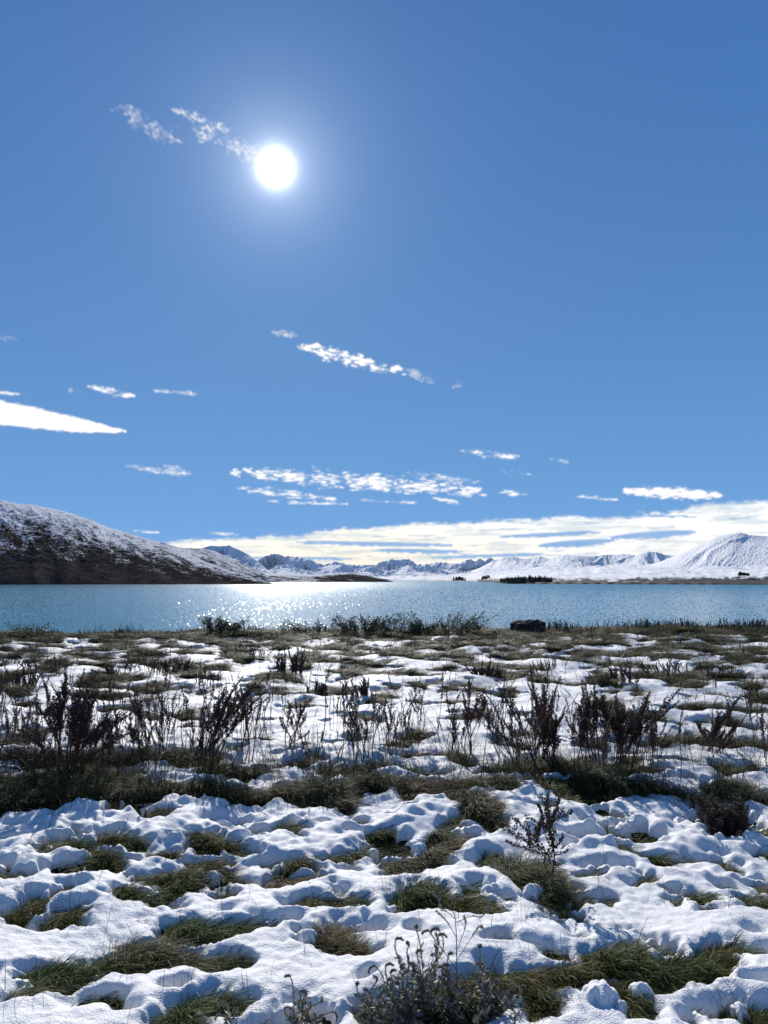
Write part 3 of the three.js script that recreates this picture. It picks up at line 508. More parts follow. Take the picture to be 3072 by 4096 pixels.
{
  const r = rng(91);
  // strips of growing spacing from the feet to the lake edge
  for (let r0 = 2.2; r0 < 27; ) {
    const sp = Math.max(0.03, 0.03 * Math.pow(r0 / 3.6, 0.78)), half = (r0 < 9 ? 0.72 : 0.62), na = Math.floor(2 * half * r0 / sp);
    for (let i = 0; i < na; i++) {
      const a = (i + r()) / na * 2 * half - half, R = r0 + sp * (r() - 0.5), x = R * Math.sin(a), z = -R * Math.cos(a);
      const d = snowDistance(x, z), kind = hitKind;
      if (d > 0.03 || (kind === 'hollow' && r() > 0.16)) continue;
      const y = ground(x, z, d), size = Math.pow(sp / 0.03, 0.72), flow = 0.5 + 1.3 * n2b(x * 0.55, z * 0.55) + 0.5 * n2c(x * 2, z * 2), shade = 0.75 + 0.5 * r();
      const low = d > -0.03 ? 0.7 : 1, tint = [shade * (0.9 + 0.25 * n2(x, z)), shade, shade * 0.95];
      const pick = r(), turn = -flow;
      if (pick < 0.025) plantTuft('upright', Math.floor(r() * 3), x, y, z, turn, size * (0.9 + 0.7 * r()), size * (1 + 0.9 * r()), tint);
      else if (kind === 'dry' || (kind === 'green' && r0 > 8 && r() < 0.35)) plantTuft('dry', Math.floor(r() * 4), x, y, z, turn, size * (0.8 + 0.4 * r()), size * low * (0.7 + 0.5 * r()) * (r0 > 8 ? 0.75 : 1), tint);
      else plantTuft('green', Math.floor(r() * 4), x, y, z, turn, size * (0.8 + 0.4 * r()), size * low * (0.75 + 0.5 * r()) * (r0 > 8 ? 0.75 : 1), tint);
      if (r0 > 5.6 && r0 < 8.2 && kind !== 'hollow' && r() < 0.13) plantTuft('tall', Math.floor(r() * 3), x, y, z, r() * 6.28, 0.75 + 0.5 * r(), 0.6 + 0.6 * r(), tint);
      if (r0 > 19.5 && r() < 0.15 && kind !== 'hollow') plantTuft('tall', Math.floor(r() * 3), x, y, z, r() * 6.28, 0.9, 0.35 + 0.25 * r(), tint);
    }
    r0 += sp;
  }
  for (let i = 0; i < 260; i++) {                                    // single stalks that pierce the snow
    const R = 2.6 + 6 * Math.pow(r(), 0.8), a = (r() - 0.5) * 1.3, x = R * Math.sin(a), z = -R * Math.cos(a), d = snowDistance(x, z);
    if (d < 0.02 || d > 0.4) continue;
    plantTuft('stem', Math.floor(r() * 3), x, snowTop(x, z) - 0.01, z, r() * 6.28, 0.9, 0.8 + 0.8 * r(), [0.6, 0.55, 0.5]);
  }
  const grass = new THREE.Group(); grass.name = 'grass'; stuff(grass, 'flattened green and straw coloured grass in the melt holes of the snow', 'grass'); scene.add(grass);
  for (const [k, v] of Object.entries(placed)) {
    const im = new THREE.InstancedMesh(v.g, grassMat, v.m.length); im.name = 'grass_blades'; im.castShadow = im.receiveShadow = true; im.userData.kind = 'stuff';
    v.m.forEach((m, i) => { im.setMatrixAt(i, m); im.setColorAt(i, v.c[i]); });
    grass.add(im);
  }
  console.log('tufts', Object.values(placed).reduce((s, v) => s + v.m.length, 0));
}

// dock: stems with whorls of dry seeds on the stem and on short side twigs
function tube(points, r0, r1, sides = 5) {
  const s = new Soup(), rings = points.map((p, i) => {
    const a = points[Math.max(0, i - 1)], b = points[Math.min(points.length - 1, i + 1)], d = new THREE.Vector3(b[0] - a[0], b[1] - a[1], b[2] - a[2]).normalize(), u = new THREE.Vector3(d.y, -d.x, 0.013).cross(d).normalize(), v = new THREE.Vector3().crossVectors(d, u), rad = lerp(r0, r1, i / (points.length - 1));
    return Array.from({ length: sides }, (_, k) => { const t = k / sides * 6.2832; return [p[0] + rad * (u.x * Math.cos(t) + v.x * Math.sin(t)), p[1] + rad * (u.y * Math.cos(t) + v.y * Math.sin(t)), p[2] + rad * (u.z * Math.cos(t) + v.z * Math.sin(t))]; });
  });
  for (let i = 0; i < rings.length - 1; i++) for (let k = 0; k < sides; k++) { const q = (k + 1) % sides; s.quad(rings[i][k], rings[i + 1][k], rings[i + 1][q], rings[i][q], [1, 1, 1]); }
  const g = s.build(); g.deleteAttribute('color'); return g;
}
const OCT = [[1, 0, 0], [-1, 0, 0], [0, 1, 0], [0, -1, 0], [0, 0, 1], [0, 0, -1]], FACES = [[2, 0, 4], [2, 4, 1], [2, 1, 5], [2, 5, 0], [3, 4, 0], [3, 1, 4], [3, 5, 1], [3, 0, 5]];
function seed(s, r, x, y, z, size, col) {
  const e = new THREE.Euler(r() * 6, r() * 6, r() * 6), v = OCT.map((o) => { const w = new THREE.Vector3(o[0], o[1] * 0.8, o[2] * 0.4).applyEuler(e).multiplyScalar(size); return [w.x + x, w.y + y, w.z + z]; });
  for (const f of FACES) s.tri(v[f[0]], v[f[1]], v[f[2]], col);
}
const curve = (tip, bend, n, r) => { const w = [(r() - 0.5) * 0.07, (r() - 0.5) * 0.07]; return Array.from({ length: n + 1 }, (_, i) => { const t = i / n, b = Math.pow(t, bend); return [tip[0] * b + w[0] * Math.sin(t * 6), tip[1] * (t * (1.12 - 0.12 * t)) , tip[2] * b + w[1] * Math.sin(t * 5)]; }); };
const onCurve = (pts, t) => { const f = clamp(t) * (pts.length - 1), i = Math.min(pts.length - 2, Math.floor(f)), k = f - i; return [0, 1, 2].map((c) => lerp(pts[i][c], pts[i + 1][c], k)); };
const stemMat = [std([0.05, 0.028, 0.018], 0.7), std([0.075, 0.036, 0.02], 0.7), std([0.06, 0.04, 0.022], 0.7)], seedMat = std([1, 1, 1], 0.75, { vertexColors: true });
const SEEDS = { dark: [[0.045, 0.02, 0.014], [0.065, 0.03, 0.019], [0.03, 0.015, 0.011]], red: [[0.1, 0.038, 0.022], [0.07, 0.028, 0.018], [0.13, 0.055, 0.03]] };
function head(pts, t0, full, r, palette, size = 0.0062) {
  const s = new Soup(), L = Math.hypot(...pts[pts.length - 1]) * (1 - t0), whorls = Math.max(5, Math.round(L / 0.017));
  const puff = (p, rad, n) => { for (let k = 0; k < n; k++) { const a = r() * 6.283, b = Math.acos(2 * r() - 1), q = rad * Math.cbrt(r()); seed(s, r, p[0] + q * Math.sin(b) * Math.cos(a), p[1] + q * Math.cos(b) * 0.8, p[2] + q * Math.sin(b) * Math.sin(a), size * (0.7 + 0.6 * r()), palette[Math.floor(r() * palette.length)]); } };
  for (let i = 0; i < whorls; i++) {
    const t = t0 + (1 - t0) * (i + 0.3 * r()) / whorls, p = onCurve(pts, t), k = (t - t0) / (1 - t0);
    puff(p, 0.017 * full * (1.15 - 0.7 * k), Math.round(11 * full * (1.1 - 0.5 * k)));
    if (k < 0.72 && r() < 0.6 * full) {                            // a side twig, rising
      const a = r() * 6.283, l = (0.035 + 0.085 * r()) * (1.1 - k) * full, up = 0.75 + 0.3 * r();
      const n = Math.max(2, Math.round(l / 0.014));
      for (let j = 1; j <= n; j++) puff([p[0] + Math.cos(a) * l * 0.5 * j / n, p[1] + up * l * j / n, p[2] + Math.sin(a) * l * 0.5 * j / n], 0.012 * full * (1.2 - 0.5 * j / n), Math.round(6 * full));
    }
  }
  return s.build();
}
let dockSeed = 700;
function dock(label, x, z, tips, o = {}) {
  const r = rng(dockSeed++), t = thing(o.name ?? 'dock_plant', label, 'weed', x, ground(x, z), z, 'dead seed stalks standing in the snowy meadow');
  const extra = Array.from({ length: o.more ?? 0 }, () => { const [a, b] = tips[Math.floor(r() * tips.length)]; return [a * (0.75 + 0.4 * r()) + (r() - 0.5) * (0.08 + 2 * (o.wide ?? 0)), b * (0.5 + 0.45 * r())]; });
  for (const [dx, h] of [...tips, ...extra]) {
    const tip = [dx, h, (r() - 0.5) * 0.16 - 0.02], pts = curve(tip, o.bend ?? 1.35, 9, r), bx = (r() - 0.5) * (tips.length > 5 ? 0.2 : 0.1), bz = (r() - 0.5) * 0.16;
    for (const p of pts) { p[0] += bx * (1 - p[1] / Math.max(h, 0.05)); p[2] += bz; }
    const st = mesh('stem', tube(pts, 0.0055 * (o.thick ?? 1), 0.002), stemMat[Math.floor(r() * 3)], t);
    mesh('seed_head', head(pts, (o.from ?? 0.42) + 0.16 * r(), (o.full ?? 1) * (0.8 + 0.4 * r()), r, SEEDS[o.tone ?? 'dark'], o.size), seedMat, st);
  }
  return t;
}
dock('broad thicket of dark brown dock stalks at the left edge of the weedy strip', -2.43, -5.97, [[-0.51, 0.37], [-0.49, 0.21], [-0.33, 0.79], [-0.28, 0.57], [-0.18, 0.71], [-0.14, 0.65], [-0.10, 0.87], [-0.07, 0.79], [-0.02, 0.61], [0.05, 0.82], [0.12, 0.80], [0.16, 0.64], [0.20, 0.52], [0.04, 0.62]], { full: 1.2, more: 22, wide: 0.34 });
dock('three dark dock stalks just right of the broad left thicket', -2.30, -6.37, [[0.06, 0.56], [0.14, 0.55], [0.10, 0.37]]);
dock('upright dock with five narrow spikes between the broad left thicket and the right-leaning dock', -2.11, -6.90, [[-0.18, 0.59], [-0.13, 0.56], [-0.09, 0.45], [-0.05, 0.33], [-0.22, 0.33]], { more: 3 });
dock('thin dock with one straight and three bent stalks left of the right-leaning dock', -1.96, -6.77, [[-0.02, 0.60], [0.01, 0.38], [0.16, 0.51], [0.05, 0.47]], { full: 0.7 });
dock('large dock whose stalks all sweep far over to the right', -1.46, -6.32, [[-0.03, 0.57], [0.04, 0.58], [0.20, 0.63], [0.26, 0.67], [0.32, 0.79], [0.43, 0.75], [0.50, 0.78], [0.53, 0.62], [0.27, 0.43], [0.41, 0.74], [0.49, 0.66], [0.18, 0.49]], { full: 1.05, bend: 1.5, more: 9, wide: 0.08 });
dock('dock of slim upright stalks at the feet of the right-sweeping dock', -1.15, -6.59, [[-0.04, 0.54], [0.00, 0.64], [0.03, 0.71], [0.10, 0.58]], { full: 0.8 });
dock('small bushy dock with six short stalks right of the right-sweeping dock', -0.81, -7.03, [[-0.08, 0.44], [0.00, 0.46], [0.06, 0.43], [-0.12, 0.31], [0.17, 0.50], [0.09, 0.34]], { more: 3 });
dock('lone tall stalk with a narrow dark head above the dry grass mound', -0.57, -7.23, [[0.07, 0.75]], { full: 0.9, from: 0.62 });
dock('squat whorled dock with short stacked heads in the dry grass', -0.32, -7.30, [[-0.05, 0.35], [-0.02, 0.29], [0.01, 0.35], [0.06, 0.14]], { full: 0.8, from: 0.3 });
dock('dock with one stalk arching left and one leaning right in mid row', -0.14, -6.83, [[-0.18, 0.43], [-0.04, 0.39], [0.15, 0.59]]);
dock('two short straight stalks beside the thin bare weed stem', 0.03, -7.03, [[-0.01, 0.47], [-0.03, 0.43]]);
dock('short pair of dark stalks just right of the thin bare weed stem', 0.24, -7.30, [[-0.03, 0.24], [0.02, 0.38]]);
dock('stubby dock with three short heads left of the single tall bushy dock', 0.64, -6.90, [[-0.00, 0.39], [0.02, 0.33], [-0.06, 0.27]]);
dock('tall dock with a wide ragged head on one straight stem', 0.75, -6.90, [[-0.05, 0.62], [0.01, 0.75], [0.07, 0.61], [0.15, 0.56], [0.02, 0.45]], { full: 1.3, tone: 'red', from: 0.5 });
dock('dock with thin stalks fanned to the left, in front of the reddish thicket', 1.17, -6.42, [[-0.24, 0.70], [-0.18, 0.59], [-0.35, 0.63], [-0.09, 0.51], [-0.21, 0.42], [-0.27, 0.31], [-0.41, 0.42]], { full: 0.75, more: 2, wide: 0.05 });
dock('dense reddish brown thicket of upright dock in the right half of the strip', 1.36, -6.59, [[-0.11, 0.71], [-0.08, 0.80], [-0.00, 0.71], [0.16, 0.76], [0.12, 0.58], [0.04, 0.47], [-0.08, 0.47], [0.19, 0.41], [0.08, 0.39]], { tone: 'red', full: 1.15, from: 0.3, more: 9, wide: 0.08 });
dock('black dock with heavy heads between the reddish thicket and the fan-shaped dock', 1.69, -6.42, [[0.07, 0.70], [-0.05, 0.60], [-0.08, 0.52], [-0.01, 0.58], [-0.17, 0.42], [0.04, 0.63]], { full: 1.4, from: 0.35, more: 2, wide: 0.04 });
dock('upright fan-shaped dock with thick dark heads right of the black dock', 1.88, -6.32, [[-0.10, 0.63], [0.02, 0.58], [-0.04, 0.46], [0.07, 0.54], [-0.05, 0.54], [0.12, 0.43]], { full: 1.45, from: 0.35, more: 2, wide: 0.05 });
dock('dock with heavy seed heads leaning steeply to the right over open snow', 1.95, -6.32, [[0.18, 0.66], [0.26, 0.56], [0.10, 0.54], [0.52, 0.65], [0.48, 0.57], [0.32, 0.46]], { full: 1.4, from: 0.4, bend: 1.2, more: 2, wide: 0.05 });
dock('forked dark dock standing alone near the right edge above a dry grass mound', 2.92, -6.90, [[-0.08, 0.32], [0.09, 0.43], [0.26, 0.58], [0.18, 0.52], [0.14, 0.24], [-0.02, 0.24], [0.12, 0.33]], { full: 1.3, more: 3 });
dock('thin bent weed stalks behind the lone forked dock', 3.62, -7.92, [[0.13, 0.27], [0.28, 0.28], [0.07, 0.15]], { full: 0.45 });
dock('dark fallen dock lying in a melt hole at the right edge of the snow', 2.13, -4.97, [[-0.04, 0.24], [0.14, 0.26], [0.20, 0.18], [-0.10, 0.26], [0.02, 0.13], [0.10, 0.10], [0.06, 0.20]], { full: 1.6, from: 0.15, bend: 0.8, more: 8 });
{ // the single dock in the foreground: one upright stem, side branches, one long branch to the left
  const r = rng(801), t = thing('dock_plant', 'lone branched dock on a dry grass mound in the near snow', 'weed', 0.85, ground(0.85, -4.03), -4.03, 'dead seed stalks standing in the snowy meadow');
  for (const [y0, dx, h, full, from] of [[0, 0.01, 0.5, 1.25, 0.3], [0.2, -0.06, 0.39, 0.9, 0.3], [0.14, -0.11, 0.33, 0.95, 0.25], [0.24, 0.05, 0.44, 0.8, 0.3], [0.27, 0.105, 0.37, 0.8, 0.2], [0.1, -0.285, 0.33, 1.05, 0.35], [0.13, -0.19, 0.33, 0.85, 0.4], [0.1, -0.23, 0.24, 1.0, 0.3], [0.12, 0.095, 0.16, 0.6, 0.3], [0.12, 0.085, 0.07, 0.5, 0.3], [0.12, 0.06, 0.25, 0.7, 0.2], [0.05, -0.05, 0.2, 0.7, 0.3]]) {
    const pts = curve([dx, h - y0, (r() - 0.5) * 0.1], 1.1, 8, r).map((p) => [p[0], p[1] + y0, p[2]]);
    const st = mesh(y0 ? 'branch' : 'stem', tube(pts, y0 ? 0.0025 : 0.0048, 0.0014), stemMat[0], t);
    const s0 = pts.map((p) => [p[0], p[1], p[2]]);
    mesh('seed_head', head(s0, from, full * 1.05, r, SEEDS.dark, 0.0056), seedMat, st);
  }
}
// fine bare weeds
function bareWeed(label, x, z, h, lean, twigs, seedNo) {
  const r = rng(seedNo), t = thing('bare_weed', label, 'weed', x, ground(x, z), z), pts = curve([lean, h, 0], 1.2, 9, r);
  mesh('stem', tube(pts, 0.0032, 0.0008), stemMat[2], t);
  for (let i = 0; i < twigs; i++) { const p = onCurve(pts, 0.35 + 0.63 * i / twigs), a = r() * 6.283, l = (0.03 + 0.05 * r()) * (1.2 - i / twigs); mesh('twig', tube([p, [p[0] + Math.cos(a) * l * 0.5, p[1] + l * 0.55, p[2] + Math.sin(a) * l * 0.5], [p[0] + Math.cos(a) * l * 0.75, p[1] + l * 1.2, p[2] + Math.sin(a) * l * 0.75]], 0.0014, 0.0006, 4), stemMat[2], t); }
}
bareWeed('tall thin leafless weed with fine upright twigs in the middle of the strip', 0.15, -7.15, 0.74, 0.03, 22, 820);
bareWeed('thin leafless weed just right of the tall leafless one', 0.34, -7.25, 0.4, 0.05, 10, 821);
bareWeed('short leafless weed leaning left beside the tall bushy headed dock', 0.5, -7.0, 0.36, -0.1, 10, 822);

// clumps of dead stalks farther back in the meadow
function clump(label, x, z, w, h, kind) {
  const r = rng(900 + Math.round(Math.abs(x * 37 + z * 11))), t = thing('weed_clump', label, 'weeds', x, ground(x, z), z, 'weed clumps in the far half of the meadow');
  const n = Math.round(clamp(w * 62, 7, 26));
  for (let i = 0; i < n; i++) {
    const bx = (r() - 0.5) * w * 1.5, bz = (r() - 0.5) * w, l = h * (0.5 + 0.55 * r()) * (1 - 0.35 * Math.abs(bx) / w), pts = curve([(r() - 0.5) * 0.16 + bx * 0.35, l, (r() - 0.5) * 0.12], 1.2, 5, r).map((p) => [p[0] + bx, p[1], p[2] + bz]);
    const st = mesh('stem', tube(pts, 0.004, 0.002, 4), stemMat[i % 3], t);
    mesh('seed_head', head(pts, kind === 'bushy' ? 0.1 : 0.4, kind === 'bushy' ? 0.95 : 0.6, r, kind === 'green' ? [[0.035, 0.045, 0.016], [0.05, 0.05, 0.02]] : SEEDS.dark, 0.008), seedMat, st);
  }
}
clump('dark bushy weed clump at the left edge beyond the broad dock thicket', -5.31, -11.1, 0.3, 0.46, 'bushy');
clump('small weed clump behind the left half of the broad dock thicket', -5.27, -12.39, 0.15, 0.36);
clump('weed clump of upright stalks above the gap right of the broad dock thicket', -4.11, -13.04, 0.3, 0.4);
clump('wide low weed clump with crossing stalks left of the round topped one', -3.55, -13.04, 0.32, 0.34, 'bushy');
clump('round fan of thin stalks standing just behind the right-sweeping dock', -2.54, -11.1, 0.17, 0.38);
clump('prominent tight clump of upright dark stalks in the middle distance', -1.46, -12.19, 0.24, 0.52, 'bushy');
clump('leaning dark clump right of the lone tall stalk', -0.37, -10.33, 0.2, 0.41, 'bushy');
clump('low dark clump left of the lone tall stalk', -0.89, -10.63, 0.18, 0.3, 'bushy');
clump('wide dark clump behind the wide ragged headed dock', 1.63, -12.39, 0.28, 0.36, 'bushy');
clump('pointed dark clump behind the right-leaning heavy dock', 3.53, -11.27, 0.2, 0.42, 'bushy');
clump('wide greenish low clump right of the pointed dark clump', 4.33, -11.8, 0.42, 0.32, 'green');
clump('short dark clump left of the pointed dark clump', 3.14, -11.1, 0.15, 0.22, 'bushy');
clump('sparse tall weeds behind the reddish thicket', 2.59, -12.81, 0.22, 0.38);
clump('faint weed clump farthest left in the far meadow', -6.81, -14.02, 0.18, 0.27);
clump('weed clump between the two left edge clumps', -5.95, -12.81, 0.18, 0.3);
clump('low weed clump behind the upright five spiked dock', -4.34, -12.19, 0.21, 0.26, 'bushy');
clump('low far weed clump up the slope from the prominent tight clump', -2.3, -14.29, 0.19, 0.27);
clump('green low clump near the right edge of the far meadow', 5.44, -12.6, 0.33, 0.22, 'green');

{ // thin dead stalks that fill the weedy strip
  const kinds = [0, 1, 2, 3, 4, 5, 6].map((i) => { const r = rng(1700 + i), pts = curve([(r() - 0.5) * 0.42, 0.5, (r() - 0.5) * 0.2], 1.6, 7, r), a = tube(pts, 0.0032, 0.0012, 4), b = head(pts, 0.45 + 0.1 * i % 0.4, i % 3 ? 0.42 : 0.75, r, SEEDS[i % 2 ? 'dark' : 'red'], 0.006); a.setAttribute('color', new THREE.Float32BufferAttribute(Float32Array.from({ length: a.attributes.position.count * 3 }, (_, k) => [0.055, 0.034, 0.02][k % 3]), 3)); return mergeGeometries([a, b]); });
  const g = new THREE.Group(); g.name = 'dead_stalks'; stuff(g, 'tangle of thin bent dead stalks between the docks of the weedy strip', 'weeds'); scene.add(g);
  const r = rng(1720), lists = kinds.map(() => []);
  for (let i = 0; i < 1500; i++) {
    const x = -5.6 + 11.2 * r(), z = -5.9 - 2.6 * Math.pow(r(), 1.3), dens = 0.28 + 0.5 * n2(x * 0.8, z * 0.6 + 3) + (x < -1.2 ? 0.3 : x > 0.9 && x < 2.4 ? 0.25 : 0);
    if (r() > dens || Math.abs(x) > -z * 0.62) continue;
    const s = 0.55 + 0.75 * r();
    lists[i % 7].push(new THREE.Matrix4().compose(new THREE.Vector3(x, meadow(x, z), z), new THREE.Quaternion().setFromEuler(new THREE.Euler((r() - 0.5) * 0.5, r() * 6.28, (r() - 0.5) * 0.5)), new THREE.Vector3(s, s, s)));
  }
  for (let i = 0; i < 2200; i++) {
    const x = -9 + 18 * r(), z = -8.5 - 9 * r(), dens = 0.1 + 0.9 * n2(x * 0.5, z * 0.45 + 9);
    if (r() > dens || Math.abs(x) > -z * 0.62) continue;
    const s = 0.4 + 0.4 * r();
    lists[i % 7].push(new THREE.Matrix4().compose(new THREE.Vector3(x, meadow(x, z), z), new THREE.Quaternion().setFromEuler(new THREE.Euler((r() - 0.5) * 0.4, r() * 6.28, (r() - 0.5) * 0.4)), new THREE.Vector3(s * 1.3, s, s * 1.3)));
  }
  lists.forEach((l, i) => { const im = new THREE.InstancedMesh(kinds[i], seedMat, l.length); im.name = 'stalks'; im.userData.kind = 'stuff'; l.forEach((m, k) => im.setMatrixAt(k, m)); g.add(im); });
}
// the edge of the meadow: dead stalks in a band, leafy shrubs, rocks
{
  const stalk = [0, 1, 2].map((i) => { const r = rng(1100 + i), pts = curve([(r() - 0.5) * 0.06, 0.34, 0], 1.1, 4, r); const a = tube(pts, 0.006, 0.003, 4), b = head(pts, 0.35, 0.55, r, SEEDS.dark, 0.009); a.setAttribute('color', new THREE.Float32BufferAttribute(new Float32Array(a.attributes.position.count * 3).fill(0.03), 3)); return mergeGeometries([a, b]); });
  const g = new THREE.Group(); g.name = 'dead_stalks'; stuff(g, 'band of short dark dead stalks along the edge above the lake', 'weeds'); scene.add(g);
  const r = rng(1150), lists = [[], [], []];
  for (let i = 0; i < 2600; i++) {
    const x = -15 + 30 * r(), dens = sstep(-0.5, 0.6, n2(x * 0.5, 4) + 0.5 * n2b(x * 2.2, 1) + (x > 4.6 ? 0.55 : x < -2 ? 0.35 : 0.05));
    if (r() > dens) continue;
    const z = edgeZ(x) - 1.0 + gauss(r) * 0.6, h = (0.45 + 0.6 * r()) * (x > 5 ? 1 : 0.82) * (0.8 + 0.25 * n2(x * 1.3, 9));
    lists[i % 3].push(new THREE.Matrix4().compose(new THREE.Vector3(x, meadow(x, z) - 0.02, z), new THREE.Quaternion().setFromEuler(new THREE.Euler((r() - 0.5) * 0.3, r() * 6.28, (r() - 0.5) * 0.3)), new THREE.Vector3(1.1, h * 1.5, 1.1)));
  }
  lists.forEach((l, i) => { const im = new THREE.InstancedMesh(stalk[i], seedMat, l.length); im.name = 'stalks'; im.userData.kind = 'stuff'; l.forEach((m, k) => im.setMatrixAt(k, m)); g.add(im); });
}
const leafMats = [std([0.085, 0.08, 0.02], 0.6, { side: THREE.DoubleSide, transmission: 0.45, thickness: 0 }), std([0.05, 0.055, 0.02], 0.6, { side: THREE.DoubleSide, transmission: 0.35, thickness: 0 })];
function shrub(label, x, z, w, h, dens, mat, seedNo) {
  const r = rng(seedNo), t = thing('shrub', label, 'shrub', x, ground(x, z) - 0.02, z, 'leafy shrubs on the edge above the lake'), leaves = new Soup();
  const n = Math.round(10 + w * 30 * dens);
  for (let i = 0; i < n; i++) {
    const bx = (r() - 0.5) * w * 1.3, bz = (r() - 0.5) * w * 0.7, l = h * (0.45 + 0.6 * r()), out = bx * 0.9 + (r() - 0.5) * 0.3, pts = curve([out, l, (r() - 0.5) * 0.3], 1.3, 6, r).map((p) => [p[0] + bx, p[1], p[2] + bz]);
    mesh('branch', tube(pts, 0.006, 0.002, 4), stemMat[2], t);
    const m = Math.round(46 * dens * (0.6 + 0.8 * r()));
    for (let k = 0; k < m; k++) {
      const p = onCurve(pts, 0.12 + 0.88 * Math.pow(r(), 0.7)), q = 0.07, s = 0.011 + 0.009 * r(), c = [p[0] + gauss(r) * q * 0.6, p[1] + gauss(r) * q * 0.5, p[2] + gauss(r) * q * 0.6], u = new THREE.Vector3(gauss(r), gauss(r), gauss(r)).normalize(), v = new THREE.Vector3(gauss(r), gauss(r), gauss(r)).cross(u).normalize();
      const at = (a, b) => [c[0] + s * (u.x * a + v.x * b), c[1] + s * (u.y * a + v.y * b), c[2] + s * (u.z * a + v.z * b)];
      leaves.quad(at(-1.6, 0), at(0, -0.8), at(1.6, 0), at(0, 0.8), [1, 1, 1]);
    }
  }
  const g = leaves.build(); g.deleteAttribute('color');
  mesh('foliage', g, mat, t);
}
shrub('dense rounded olive shrub at the left end of the lake edge', -4.32, -20.4, 0.5, 0.47, 1.6, leafMats[1], 1201);
shrub('small airy shrub left of the wide yellowish one on the lake edge', -2.62, -21.0, 0.25, 0.42, 0.6, leafMats[0], 1202);
shrub('wide airy yellowish shrub between the small airy one and the dense dark one', -1.69, -20.95, 0.85, 0.48, 0.75, leafMats[0], 1203);
shrub('dense dark olive shrub with a long twig in the middle of the lake edge', -0.52, -20.9, 0.75, 0.56, 1.6, leafMats[1], 1204);
shrub('narrow airy shrub just right of the dense dark one', 0.31, -20.9, 0.46, 0.5, 0.55, leafMats[0], 1205);
shrub('short dark shrub at the left foot of the widest shrub', 1.04, -20.8, 0.35, 0.44, 1.3, leafMats[1], 1206);
shrub('widest olive shrub of the lake edge with airy twigs on its right end', 1.68, -21.05, 1.2, 0.6, 1.1, leafMats[0], 1207);
shrub('pale wispy shrub at the far left of the lake edge', -9.0, -19.6, 0.5, 0.36, 0.4, leafMats[0], 1208);
const rockMap = noiseTexture(256, 9, [[128, 1], [64, 1], [24, 1.3], [8, 1]]);
const rockMat = std([0.03, 0.03, 0.028], 0.9, { bumpMap: rockMap, bumpScale: 0.03 });
function rock(label, x, z, w, h, d, seedNo) {
  let g = mergeVertices(new THREE.IcosahedronGeometry(1, 24).deleteAttribute('normal').deleteAttribute('uv'), 1e-4);
  const p = g.attributes.position, v = new THREE.Vector3(), uv = [];
  for (let i = 0; i < p.count; i++) {
    v.fromBufferAttribute(p, i);
    const k = Math.pow(Math.abs(v.x) ** 5 + Math.abs(v.y) ** 5 + Math.abs(v.z) ** 5, -1 / 5), n = n3(v.x * 1.6 + seedNo, v.y * 1.6, v.z * 1.6) * 0.13 + n3(v.x * 5, v.y * 5, v.z * 5 + seedNo) * 0.05 + n3(v.x * 14, v.y * 14 + seedNo, v.z * 14) * 0.018;
    const s = k * (1 + n), lean = v.x < 0 ? 1 + 0.25 * v.x : 1;
    p.setXYZ(i, v.x * s * w, v.y * s * h * lean, v.z * s * d); uv.push(v.x * 1.5, v.y + v.z);
  }
  g.setAttribute('uv', new THREE.Float32BufferAttribute(uv, 2)); g.computeVertexNormals();
  const m = mesh('rock', g, rockMat); m.position.set(x, meadow(x, z) + h * 0.6, z); m.rotation.y = 0.2; m.userData = { label, category: 'rock' };
}
rock('large dark flat topped boulder on the lake edge right of the shrubs', 4.15, -22.2, 0.46, 0.3, 0.3, 3.3);
rock('small dark boulder between the narrow airy shrub and the widest shrub', 0.72, -21.2, 0.17, 0.14, 0.15, 8.1);
rock('small dark boulder between the widest shrub and the large boulder', 3.02, -21.5, 0.14, 0.13, 0.12, 14.7);

// viper's bugloss at the feet: grey hairy stems that end in curled spikes
const greyMat = std([0.11, 0.105, 0.08], 0.85), hairMat = std([1, 1, 1], 0.8, { vertexColors: true, side: THREE.DoubleSide, transmission: 0.2, thickness: 0 });
function bracts(pts, t0, r, len, flowers, fill = 1) {
  const s = new Soup(), L = pts.slice(1).reduce((a, p, i) => a + Math.hypot(p[0] - pts[i][0], p[1] - pts[i][1], p[2] - pts[i][2]), 0), n = Math.round(L * (1 - t0) * 620 * fill);
  for (let i = 0; i < n; i++) {
    const t = t0 + (1 - t0) * i / n, p = onCurve(pts, t), q = onCurve(pts, Math.min(1, t + 0.04)), ax = new THREE.Vector3(q[0] - p[0], q[1] - p[1], q[2] - p[2]).normalize();
    if (ax.lengthSq() < 0.5) ax.set(0, 1, 0);
    const a = i * 2.4 + r(), u = new THREE.Vector3(ax.y, -ax.x, 0.02).cross(ax).normalize(), v = new THREE.Vector3().crossVectors(ax, u), out = u.multiplyScalar(Math.cos(a)).addScaledVector(v, Math.sin(a)).normalize(), dir = out.clone().multiplyScalar(0.75).addScaledVector(ax, 0.7).normalize(), w = new THREE.Vector3().crossVectors(dir, ax).normalize().multiplyScalar(len * 0.2), l = len * (0.6 + 0.6 * r()), k = 0.75 + 0.5 * r();
    const tip = [p[0] + dir.x * l, p[1] + dir.y * l, p[2] + dir.z * l], m = [p[0] + dir.x * l * 0.45, p[1] + dir.y * l * 0.45, p[2] + dir.z * l * 0.45], col = r() < 0.25 ? [0.34 * k, 0.32 * k, 0.26 * k] : [0.16 * k, 0.155 * k, 0.115 * k];
    s.quad(p, [m[0] + w.x, m[1] + w.y, m[2] + w.z], tip, [m[0] - w.x, m[1] - w.y, m[2] - w.z], col);
  }
  return s.build();
}
